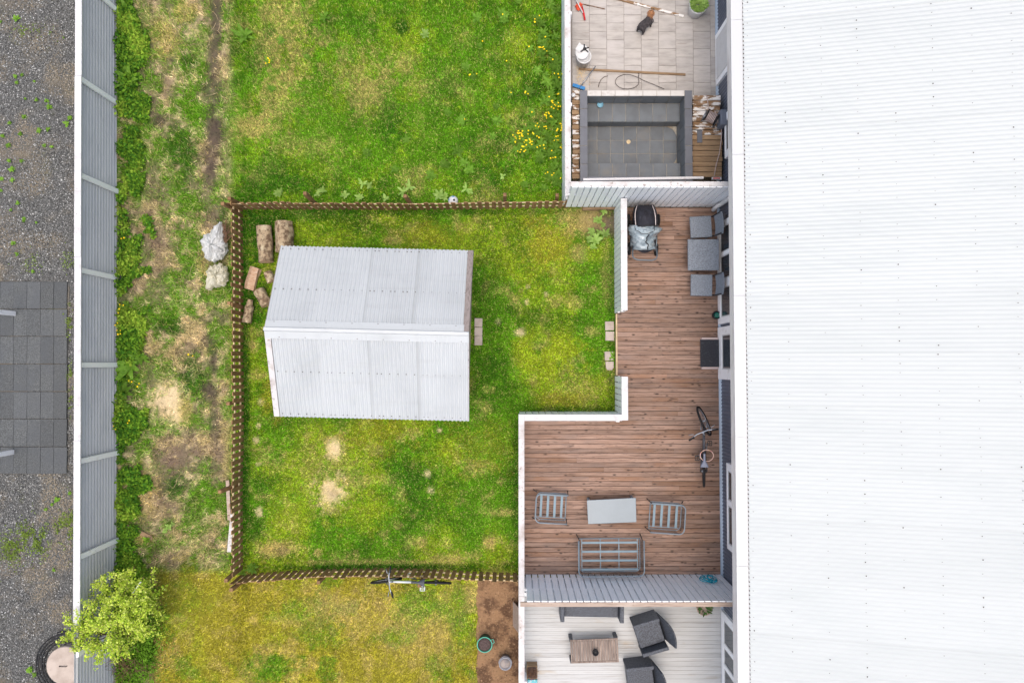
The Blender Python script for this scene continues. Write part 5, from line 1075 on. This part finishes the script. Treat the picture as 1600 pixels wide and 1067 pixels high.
# ================================================================ logs, bags, odd things in the garden
def log(a, b, r, label, neck=False, z=None):
    z = r if z is None else z; a, b = P(a[0], a[1], r * 1.3), P(b[0], b[1], r * 1.3); c = (a + b) / 2; root = thing('log', label, 'log', (c.x, c.y, 0), math.atan2(b.y - a.y, b.x - a.x)); L = (b - a).length
    ph = random.uniform(0, 9)
    def fn(u, v):
        t = 2 * math.pi * v; rr = r * (1 + .07 * math.sin(3 * t + ph + 2 * u) + .05 * math.sin(7 * t + 5 * u) + .04 * math.sin(9 * u + ph))
        if neck: rr *= 1 - .35 * float(sst(.68, .8, u))
        return (-L / 2 + L * u, rr * math.cos(t), r * .98 + rr * math.sin(t))
    m = MB().grid(fn, 14, 22, True); m.build('bark', mt['bark'], root, True, local=True)
    for u in (0, 1):
        e = MB(); ring = [fn(u, k / 22) for k in range(22)]; cx = ring[0][0] + (.002 if u else -.002); e.add([(cx, y, zz) for _, y, zz in ring], [tuple(range(22)) if u else tuple(range(21, -1, -1))]); e.build('cut_end', mt['cut'], root, local=True)
    return root
log((414, 409), (411, 353), .155, 'long pale-barked log lying beside the picket fence corner')
log((444, 392), (441, 346), .185, 'thick log with a dark knot half under the shed eave')
log((417, 476), (403, 453), .12, 'stubby log with drying bark touching the split log')
log((385, 504), (390, 468), .095, 'narrow log with a thinner neck at one end', True)
log((424, 440), (417, 425), .09, 'small log end peeping out from below the shed eave')
a, b = P(391, 453, .1), P(402, 419, .1); c = (a + b) / 2; L = (b - a).length
sp = thing('split_log', 'split log showing pale pink inner wood on the grass', 'log', (c.x, c.y, 0), math.atan2(b.y - a.y, b.x - a.x))
def spf(u, v):
    t = v; prof = [(-.1, .01), (.11, .0), (.13, .08), (.02, .19), (-.09, .12)]; k = v * 5; i = int(k) % 5; f = k - int(k); p, q = prof[i], prof[(i + 1) % 5]
    return (-L / 2 + L * u, p[0] + (q[0] - p[0]) * f + .012 * math.sin(6 * u + 2 * v) + .05 * math.sin(2.4 * u), p[1] + (q[1] - p[1]) * f)
m = MB().grid(spf, 10, 15, True); bark = MB(); face = MB(); bark.v = list(m.v); face.v = list(m.v)
for f in m.f: (face if 6 <= (f[0] % 15) < 15 else bark).f.append(f)
bark.build('bark', mt['bark'], sp, local=True); face.build('split_face', mt['cut'], sp, local=True)
for u in (0, 1):
    ring = [spf(u, k / 15) for k in range(15)]; MB().add(ring, [tuple(range(15)) if u else tuple(range(14, -1, -1))]).build('cut_end', mt['cut'], sp, local=True)

def bag(px, py, rx, ry, h, mat, label, seed, ear):
    q = P(px, py, h * .4); root = thing('plastic_bag', label, 'bag', (q.x, q.y, 0)); random.seed(seed); ph = [random.uniform(0, 6) for _ in range(8)]
    def fn(u, v):
        t = 2 * math.pi * v; e = math.pi * (u * .98 + .01); r = math.sin(e) ** .75
        w = 1 + .045 * math.sin(4 * t + ph[0] + 3 * u) + .07 * math.sin(11 * t + ph[1] - 6 * u) + .04 * math.sin(19 * t + ph[2] + 9 * u)
        z = h * (.5 + .5 * math.cos(e)) * (1 + .12 * math.sin(4 * t + ph[3])); z += (.022 * math.sin(9 * t + ph[4] + 13 * u) + .02 * math.sin(5 * t - 21 * u + ph[5]) + .014 * math.sin(17 * t + 7 * u + ph[6])) * math.sin(e) * (1 - u)
        x, y = rx * r * w * math.cos(t), ry * r * w * math.sin(t)
        g = math.exp(-((t - ear) / .35) ** 2) * .55; return (q.x + x * (1 + g), q.y + y * (1 + g), max(.0, z))
    bm_ = MB().grid(fn, 22, 44, True); bm_.v = [(x + random.gauss(0, .007), y + random.gauss(0, .007), max(0, z + random.gauss(0, .009))) for x, y, z in bm_.v]; bm_.build('bag_skin', mat, root, False)
    return root, q
r1, q1 = bag(336.5, 385, .26, .33, .36, mt['bag'], 'white plastic bag of twigs beside the brown picket fence', 3, 1.2)
m = MB(); random.seed(5)
for i in range(22):
    p = P(348 + random.uniform(-3, 6), 372 + random.uniform(-8, 8), .22); a = random.uniform(.5, 1.5); l = random.uniform(.2, .42)
    m.tube([p - Vector((.15 * math.cos(a), .15 * math.sin(a), .06)), p + Vector((l * .4 * math.cos(a), l * .5 * math.sin(a), .03)), p + Vector((l * .8 * math.cos(a + .3), l * math.sin(a + .3), .07))], [.007, .006, .003], 5)
m.build('twigs', mt['twig'], r1)
bag(341.5, 431, .22, .25, .3, mt['bag_cream'], 'cream plastic bag of garden waste with an open flap', 11, 3.9)
random.seed(21)
lying('plank', 'bleached grey board lying on the grass beside the picket fence', 'board', (355.5, 750), (358.5, 812), .075, .03, mt['greywood'], .03)
lying('plank', 'whitish board lying end to end with a grey board', 'board', (363.5, 803), (358, 862), .085, .03, mt['peel'], .035)
lying('plank', 'reddish brown board lying among weeds in the dry strip', 'board', (190, 818), (238, 841), .09, .025, mt['plank'], .02)
lying('edging_board', 'short brown edging board at the foot of the tall white fence', 'board', (910, 327), (960, 326), .05, .1, mt['plank'], 0)
lying('stick', 'pale stick caught in the bright green shrub', 'stick', (207, 926), (220, 909), .03, .03, mt['white'], 1.05, True)
# ball behind the fence
q = P(708, 314, .11); bl = thing('football', 'white football with a blue panel behind the picket fence', 'ball', (q.x, q.y, 0))
bm = bmesh.new(); bmesh.ops.create_icosphere(bm, subdivisions=3, radius=.108); me = bpy.data.meshes.new('ball_skin'); bm.to_mesh(me); bm.free(); me.materials.append(mt['wplastic']); me.polygons.foreach_set('use_smooth', [True] * len(me.polygons))
o = link('ball_skin', me, bl); o.location = (0, 0, .108)
for a, e in ((-1.6, .8), (-.2, 1.3), (1.5, .7), (3.0, .6)):
    d = Vector((math.cos(a) * math.cos(e), math.sin(a) * math.cos(e), math.sin(e))); Mx = d.to_track_quat('Z', 'Y').to_matrix()
    MB().lathe([(0, .1035), (.034, .1005), (.034, .1015), (.02, .1075), (0, .1092)], (0, 0, .108), 5, Mx).build('panel', mt['bluep'] if e < 1 else mt['black'], bl, local=True)
# white posts on the pavers
for px, py, lb in ((25, 490, 'white wooden post standing among the dark slabs'), (22.5, 706, 'white wooden post standing in the row of slabs touching the gravel')):
    q = P(px, py, .035); r = thing('white_post', lb, 'post', (q.x, q.y, .034))
    MB().box(q.x - .04, q.x + .0, q.y - .05, q.y + .05, .036, 1.3).build('shaft', mt['white'], r, bevel=.004); MB().box(q.x - .05, q.x + .01, q.y - .06, q.y + .06, 1.3, 1.325).build('post_cap', mt['white'], r, bevel=.003)
# concrete lid, black pipe coil
q = P(101, 1040, .12); r = thing('concrete_lid', 'round pale concrete well lid inside a coil of black pipe', 'lid', (q.x, q.y, 0))
MB().lathe([(0, 0), (.40, 0), (.40, .1), (.385, .115), (0, .12)], (q.x, q.y, 0), 40).build('disc', mt['concrete'], r)
MB().tube([(q.x - .1, q.y, .12), (q.x - .1, q.y, .15), (q.x + .05, q.y, .15), (q.x + .05, q.y, .12)], .008, 6).build('lift_handle', mt['screw'], r, True)
pts = [];
for i in range(260):
    t = i / 259; a = t * 2 * math.pi * 4.3; rr = .46 + .25 * t + .012 * math.sin(3 * a); pts.append((q.x + rr * math.cos(a), q.y + rr * math.sin(a), .03 + .02 * abs(math.sin(a * 2.3))))
o = MB().tube(pts, .014, 6).build('pipe_coil', mt['black'], None, True); tag(o, 'coil of black plastic pipe round the concrete lid', 'pipe coil')
q = P(185, 433, .1); r = thing('drain_pipe', 'short black drain pipe standing at a fence post', 'pipe', (q.x + .03, q.y, 0))
MB().lathe([(.075, 0), (.075, .2), (.062, .2), (.062, .02), (0, .02)], (q.x + .03, q.y, 0), 18).build('pipe_wall', mt['black'], r, True); MB().lathe([(0, .021), (.055, .021), (.05, .03), (0, .032)], (q.x + .03, q.y, 0), 14).build('dirt_fill', mt['soil'], r)

# ================================================================ plants
def rosette(nl, L, W, up=(.3, 1.1), jag=.25, n=6):
    m = MB(); a0 = random.uniform(0, 6)
    for i in range(nl): m.leaf((0, 0, .005 + .01 * (i % 3)), a0 + i * 2.4 + random.uniform(-.3, .3), L * random.uniform(.6, 1.1), W * random.uniform(.8, 1.2), random.uniform(*up), random.uniform(.7, 1.2), n, .3, jag)
    return m
random.seed(31)
me_dand = [rosette(random.randint(16, 26), random.uniform(.1, .17), .034, (.2, 1.6)).mesh('leaves', mt['leaf']) for _ in range(8)]
me_dock = [rosette(random.randint(9, 13), .34, .095, (.4, 1.3), .1, 6).mesh('leaves', mt['leaf']) for _ in range(4)]
me_pale = [rosette(random.randint(5, 9), random.uniform(.12, .18), .05, (.4, 1.5), .1).mesh('leaves', mt['leaf_pale']) for _ in range(7)]
me_small = [rosette(random.randint(7, 12), random.uniform(.05, .075), .032, (.2, .9), .05, 4).mesh('leaves', mt['leaf']) for _ in range(4)]
fl_ = MB(); fl_.lathe([(0, 0), (.010, .0), (.021, .012), (.019, .019), (.008, .022), (0, .021)], (0, 0, 0), 10); me_fl = fl_.mesh('flower', mt['petal'])
st_ = MB().tube([(0, 0, 0), (.003, .002, .5), (0, 0, 1)], .0022, 4).mesh('stem', mt['leaf'])
def plant(name, meshes, px, py, label, cat, group, s=1.0, flowers=0, z=0.0, spread=.1, fz=(.1, .2)):
    q = P(px, py, z); o = thing(name, label, cat, (q.x, q.y, z), random.uniform(0, 6.28), group)
    inst_l = bpy.data.objects.new('leaves', random.choice(meshes)); COL.objects.link(inst_l); inst_l.parent = o; inst_l.scale = (s * random.uniform(.85, 1.15),) * 3
    for i in range(flowers):
        a = random.uniform(0, 6.28); r = spread * math.sqrt(random.random()); h = random.uniform(*fz)
        f = bpy.data.objects.new('flower', me_fl); COL.objects.link(f); f.parent = o; f.location = (r * math.cos(a), r * math.sin(a), h); f.rotation_euler = (random.uniform(-.3, .3), random.uniform(-.3, .3), 0); f.scale = (random.uniform(.6, .9),) * 3
        s_ = bpy.data.objects.new('stem', st_); COL.objects.link(s_); s_.parent = o; s_.location = (r * math.cos(a), r * math.sin(a), 0); s_.scale = (1, 1, h)
    return o
LD, GDn = 'flowering dandelion in the lawn beside the peeling white fence', 'dandelions in the north lawn'
for px, py, n, s in [(838, 34, 3, 1.1), (810, 3, 1, .7), (785, 26, 1, 1.2), (847, 84, 5, 1.2), (829, 78, 1, .8), (872, 120, 3, 1), (826, 146, 3, 1), (876, 150, 2, .8), (868, 170, 7, 1), (857, 186, 7, 1), (880, 192, 5, .8), (871, 204, 6, 1), (811, 215, 6, .9), (825, 226, 8, 1), (801, 222, 4, .8), (838, 214, 4, .8), (815, 238, 5, .8), (870, 222, 4, 1), (863, 246, 4, 1), (858, 276, 3, 1), (850, 60, 1, 1), (749, 73, 1, .5), (740, 122, 2, .8), (793, 103, 1, .5), (722, 190, 1, .8), (830, 178, 1, .8), (850, 200, 3, 1), (845, 232, 3, 1), (872, 285, 1, 1.2), (868, 100, 1, 1.2), (798, 148, 1, .5), (835, 200, 2, .9), (878, 235, 3, .9), (820, 212, 4, .8), (862, 160, 3, 1.1)]:
    plant('dandelion', me_dand, px, py, LD, 'dandelion', GDn, s * 1.15, int(n * 1.4 + .3))
for px, py, n in [(420, 97, 5)]: plant('dandelion', me_dand, px, py, 'lone dandelion clump with five flowers in the open lawn', 'dandelion', None, .8, n, fz=(.05, .1))
LW, GW = 'leafy green weed without flowers growing in the dandelion lawn', 'leafy weeds in the north lawn'
for px, py, s in [(745, 30, 1.2), (788, 33, 1.3), (575, 240, 1), (715, 238, 1.3), (726, 255, 1.2), (696, 258, 1.2), (734, 267, 1.2), (617, 265, 1), (674, 276, 1), (777, 190, 1.1), (775, 168, .9), (770, 214, .9), (728, 105, .9), (572, 237, .9), (508, 30, .9), (845, 40, 1.2), (870, 20, 1.3), (860, 8, 1.2), (868, 60, 1.2), (440, 65, .9), (480, 90, .7), (475, 148, .7), (426, 140, .8), (635, 218, .9), (820, 290, .9), (850, 295, .9), (700, 178, .7), (855, 130, 1.2), (840, 110, 1.1), (870, 135, 1.2), (850, 160, 1.2), (843, 250, 1.1), (878, 265, 1), (805, 235, .8)] + [(random.uniform(845, 879), 45 + 8.2 * i, random.uniform(.8, 1.3)) for i in range(30)] + [(random.uniform(800, 845), random.uniform(195, 245), .9) for i in range(12)]:
    plant('lawn_weed', me_dand, px, py, LW, 'weed', GW, s)
LP, GP = 'pale broad-leaved weed along the north side of the picket fence', 'pale weeds along the picket fence'
for px, py in [(437, 303), (497, 304), (505, 298), (540, 306), (563, 309), (567, 288), (603, 310), (630, 300), (640, 293), (686, 306), (728, 296), (735, 300), (695, 308), (577, 290)]: plant('pale_weed', me_pale, px, py, LP, 'weed', GP, 1.0)
plant('pale_weed', me_pale, 665, 56, 'single pale weed standing out in the open north lawn', 'weed', None, 1.0); plant('pale_weed', me_pale, 785, 276, 'star-shaped pale weed in the lawn by the fence post', 'weed', None, .9)
for px, py, lb, s in [(383, 58, 'large pale dock plant at the edge of the dry strip', .8), (203, 128, 'large jagged dock plant among low weeds by the metal fence', .95), (205, 572, 'wide dock plant in weeds opposite the middle fence post', 1.0), (196, 612, 'dark dock plant leaning on the metal fence', 1.0), (192, 640, 'dock plant against the metal fence beside the bare straw patch', .8), (222, 560, 'smaller dock plant reaching into the dry grass', .8), (395, 886, 'leafy weed in the lawn corner where the picket fences meet', .5), (380, 893, 'tiny weed tucked in the corner of the picket fences', .4), (200, 20, 'bushy dock plant at the foot of the metal fence', .9), (192, 45, 'low dock plant among fence weeds', .7)]: plant('dock_plant', me_dock, px, py, lb, 'weed', None, s)
LG, GG = 'small green weed growing in the gravel', 'small weeds in the gravel'
for px, py, s in [(27, 30, 1.2), (2, 35, 1), (25, 120, 1), (35, 118, .8), (27, 130, .8), (54, 128, .7), (40, 155, .7), (57, 157, 1), (78, 168, 1.3), (74, 158, .8), (105, 195, 1.3), (110, 185, 1), (39, 183, 1), (76, 203, 1.1), (16, 193, .8), (5, 213, 1), (32, 210, 1), (62, 205, 1), (14, 228, 1), (82, 230, 1.2), (70, 228, .9), (15, 252, 1.2), (20, 265, 1.2), (35, 252, .8), (20, 282, 1), (3, 280, .9), (2, 298, 1), (28, 318, .9), (18, 328, 1), (38, 342, .8), (57, 348, .8), (22, 380, 1.1), (27, 398, .9), (52, 424, 1), (38, 345, .7), (90, 780, 1.2), (82, 788, 1), (73, 795, 1), (110, 770, .9), (48, 1045, 1.4), (55, 1052, 1.3), (85, 890, .8), (100, 60, .7)]: plant('gravel_weed', me_small, px, py, LG, 'weed', GG, s)
for px, py in [(265, 822), (271, 818), (260, 828)]: plant('pale_weed', me_pale, px, py, 'bright light green weed in the dry strip', 'weed', 'bright weeds in the dry strip', .75)
for px, py, s in [(935, 345, 1), (924, 362, 1.1), (930, 376, 1.2), (942, 352, .8), (926, 386, .9), (945, 366, 1), (943, 331, .8), (936, 364, 1.1), (920, 374, .9)]: plant('pale_weed', me_pale, px, py, 'leafy weed in the soil corner beside the white fence', 'weed', 'weeds in the soil corner', s)
for px, py in [(957, 552), (956, 560)]: plant('gravel_weed', me_small, px, py, 'tiny weed beside the stepping stones', 'weed', 'tiny weeds by the stepping stones', 1.2)

def leaf_cloud(name, pts, size, colf, label=None, parent=None, lean=.9, cat='weeds', kind='stuff', wr=.6):
    """leaf faces (two triangles folded along the midrib) at pts (n,3)"""
    pts = pts - (np.array(base_of(parent)) if parent else 0)
    n = len(pts); az = rng.uniform(0, 2 * np.pi, n); el = rng.uniform(-lean, lean, n) * .7; roll = rng.uniform(-lean, lean, n); s = size * rng.uniform(.6, 1.3, n)
    d = np.stack([np.cos(az) * np.cos(el), np.sin(az) * np.cos(el), np.sin(el)], -1); side = np.stack([-np.sin(az), np.cos(az), 0 * az], -1); up = np.cross(d, side)
    sd = side * np.cos(roll)[:, None] + up * np.sin(roll)[:, None]; S = s[:, None]; nn = np.cross(d, sd)
    V = np.stack([pts, pts + d * S * .5 + sd * S * wr * .5 + nn * S * .08, pts + d * S, pts + d * S * .5 - sd * S * wr * .5 + nn * S * .08], 1).reshape(-1, 3)
    b = np.arange(n)[:, None] * 4; Fa = np.concatenate([b + np.array([[0, 1, 2]]), b + np.array([[0, 2, 3]])], 1).reshape(-1, 3)
    c = colf(pts) * rng.uniform(.5, 1.45, n)[:, None]
    o = link(name, np_mesh(name, V, Fa, mt['leaf_attr'], np.repeat(c, 4, 0), False), parent)
    if label: tag(o, label, cat)
    if kind: o['kind'] = kind
    return o
# ground cover along the metal fence
n = 95000; Yc = rng.uniform(YB, YT, n); wloc = .34 + .42 * fbm(Yc, Yc * 0, .8, 61, 3) + .1 * fbm(Yc, Yc * 0, 3, 66, 2); u = rng.random(n); Xc = fline(Yc) + .05 + wloc * 1.1 * u ** .85
px, py = Q(Xc, Yc, 0); den = fbm(Xc, Yc, 2.2, 71, 3); gapm = np.clip(sst(440, 400, py) * sst(300, 330, py), 0, 1)
k = (den > .36 + .24 * u) & (rng.random(n) > gapm * .55); Xc, Yc, den, u = Xc[k], Yc[k], den[k], u[k]
Zc = rng.random(len(Xc)) * (.06 + .34 * np.clip(den - .3, 0, 1) * (1.2 - u)) + .01
C1, C2, C3 = [np.array(lin(c)) for c in ((124, 170, 50), (168, 200, 72), (78, 130, 40))]
def colw(p):
    t = fbm(p[:, 0], p[:, 1], 3.2, 81, 3)[:, None]; h_ = np.clip(p[:, 2:3] * 0 + rng.random((len(p), 1)), 0, 1); return np.where(h_ < .45, C3, C1) * (1 - sst(.5, .62, t)) + np.where(h_ < .3, C1, C2) * sst(.5, .62, t)
leaf_cloud('weed_cover', np.stack([Xc, Yc, Zc], -1), .07, colw, 'dense green weeds growing along the metal fence')
for px_w, py_w in [(200, 476), (197, 488), (197, 510), (198, 516), (197, 520), (202, 377), (219, 595), (227, 602), (212, 655), (194, 665), (309, 555)]:
    plant('dandelion', me_dand, px_w, py_w, 'yellow dandelion among the weeds at the metal fence', 'dandelion', 'dandelions at the metal fence', .7, 2, fz=(.25, .34), spread=.06)
# moss patches in the gravel
pts = []
for cx, cy, rx, ry, n in ((20, 855, 14, 22, 900), (60, 840, 15, 28, 1000), (40, 835, 10, 18, 400), (100, 822, 16, 26, 500), (108, 500, 4, 20, 150), (110, 590, 4, 30, 140), (108, 410, 10, 20, 150), (112, 620, 4, 30, 140), (112, 820, 8, 40, 300), (45, 410, 20, 12, 120), (35, 50, 14, 10, 100), (70, 55, 20, 20, 100)):
    for i in range(n):
        q = P(random.gauss(cx, rx * .62), random.gauss(cy, ry * .62), 0)
        if float(fbm(np.array(q.x), np.array(q.y), 7, 91, 3)) > .47 and q.x < XF - .2: pts.append((q.x, q.y, random.uniform(.005, .05)))
leaf_cloud('moss', np.array(pts), .035, lambda p: np.array(lin((132, 158, 66))) * np.ones((len(p), 1)), 'yellow green moss and tiny weeds in patches on the gravel', cat='moss')
# the bright shrub
q = P(196, 985, 0); sh = thing('shrub', 'bright yellow-green leafy shrub growing over the metal fence', 'shrub', (q.x, q.y, 0)); random.seed(77)
tips = []; m = MB()
for px, py, z in [(120, 985, 1.55), (140, 950, 1.6), (160, 975, 1.7), (180, 930, 1.5), (210, 885, 1.0), (225, 900, 1.0), (240, 915, .9), (175, 892, 1.2), (195, 960, 1.7), (230, 950, 1.1), (235, 985, 1.0), (150, 1005, 1.6), (185, 1010, 1.5), (215, 935, 1.4), (128, 1005, 1.5), (105, 970, 1.5), (215, 1000, 1.1), (200, 905, 1.2), (245, 940, .8), (165, 945, 1.65), (110, 995, 1.5), (220, 970, 1.3), (170, 990, 1.65), (135, 968, 1.6), (205, 940, 1.5), (160, 905, 1.2), (150, 885, .0)][:-1]:
    t = P(px, py, z); b = Vector((q.x + random.uniform(-.12, .12), q.y + random.uniform(-.12, .12), 0)); mid = b.lerp(t, .5) + Vector((random.uniform(-.1, .1), random.uniform(-.1, .1), .25))
    m.tube([b, b.lerp(mid, .6) + Vector((0, 0, .08)), mid, t], [.016, .012, .009, .004], 6); tips.append((mid, t))
m.build('stems', mt['twig'], sh)
lp = []
for mid, t in tips:
    for k in range(9):
        a = mid.lerp(t, random.uniform(.25, 1.0)); e = a + Vector((random.gauss(0, .19), random.gauss(0, .19), random.gauss(.03, .12)))
        for i in range(50):
            s = random.random() ** .7; p = a.lerp(e, s) + Vector((random.gauss(0, .028), random.gauss(0, .028), random.gauss(0, .028))); lp.append(p)
K1, K2, K3 = [np.array(lin(c)) for c in ((206, 226, 88), (166, 200, 60), (224, 236, 126))]
def cols(p):
    t = rng.random(len(p))[:, None]; return np.where(t < .5, K1, np.where(t < .8, K2, K3))
leaf_cloud('crown', np.array([tuple(v) for v in lp]), .046, cols, None, sh, kind=None)
# darker undergrowth below the shrub, with bare twigs
pts = []
for i in range(9000):
    q2 = P(random.gauss(212, 20), random.gauss(985, 50), 0)
    if q2.x > fline(q2.y) + .04: pts.append((q2.x, q2.y, random.random() * .3))
leaf_cloud('undergrowth', np.array(pts), .05, lambda p: np.array(lin((112, 158, 46))) * np.ones((len(p), 1)), 'darker green undergrowth at the foot of the bright shrub', cat='weeds')
m = MB(); q = P(205, 1030, .1); twig_bunch(m, (q.x, q.y, .15), 60, .3, .55, .006)
bt = m.build('bare_twigs', mt['twig']); tag(bt, 'tangle of bare brown twigs below the bright shrub', 'twigs')
# vine climbing over the picket fence corner, and loose twigs in strip
m = MB(); random.seed(9)
for i in range(140):
    p = P(random.uniform(190, 362), random.uniform(0, 880), .015); a = random.uniform(0, 3.14); l = random.uniform(.06, .28); m.tube([p, p + Vector((l * .5 * math.cos(a), l * .5 * math.sin(a), .02)), p + Vector((l * math.cos(a + .2), l * math.sin(a + .2), .004))], .003, 4)
tag(m.build('loose_twigs', mt['cream']), 'dry stalks scattered over the rough strip', 'twigs', kind='stuff')
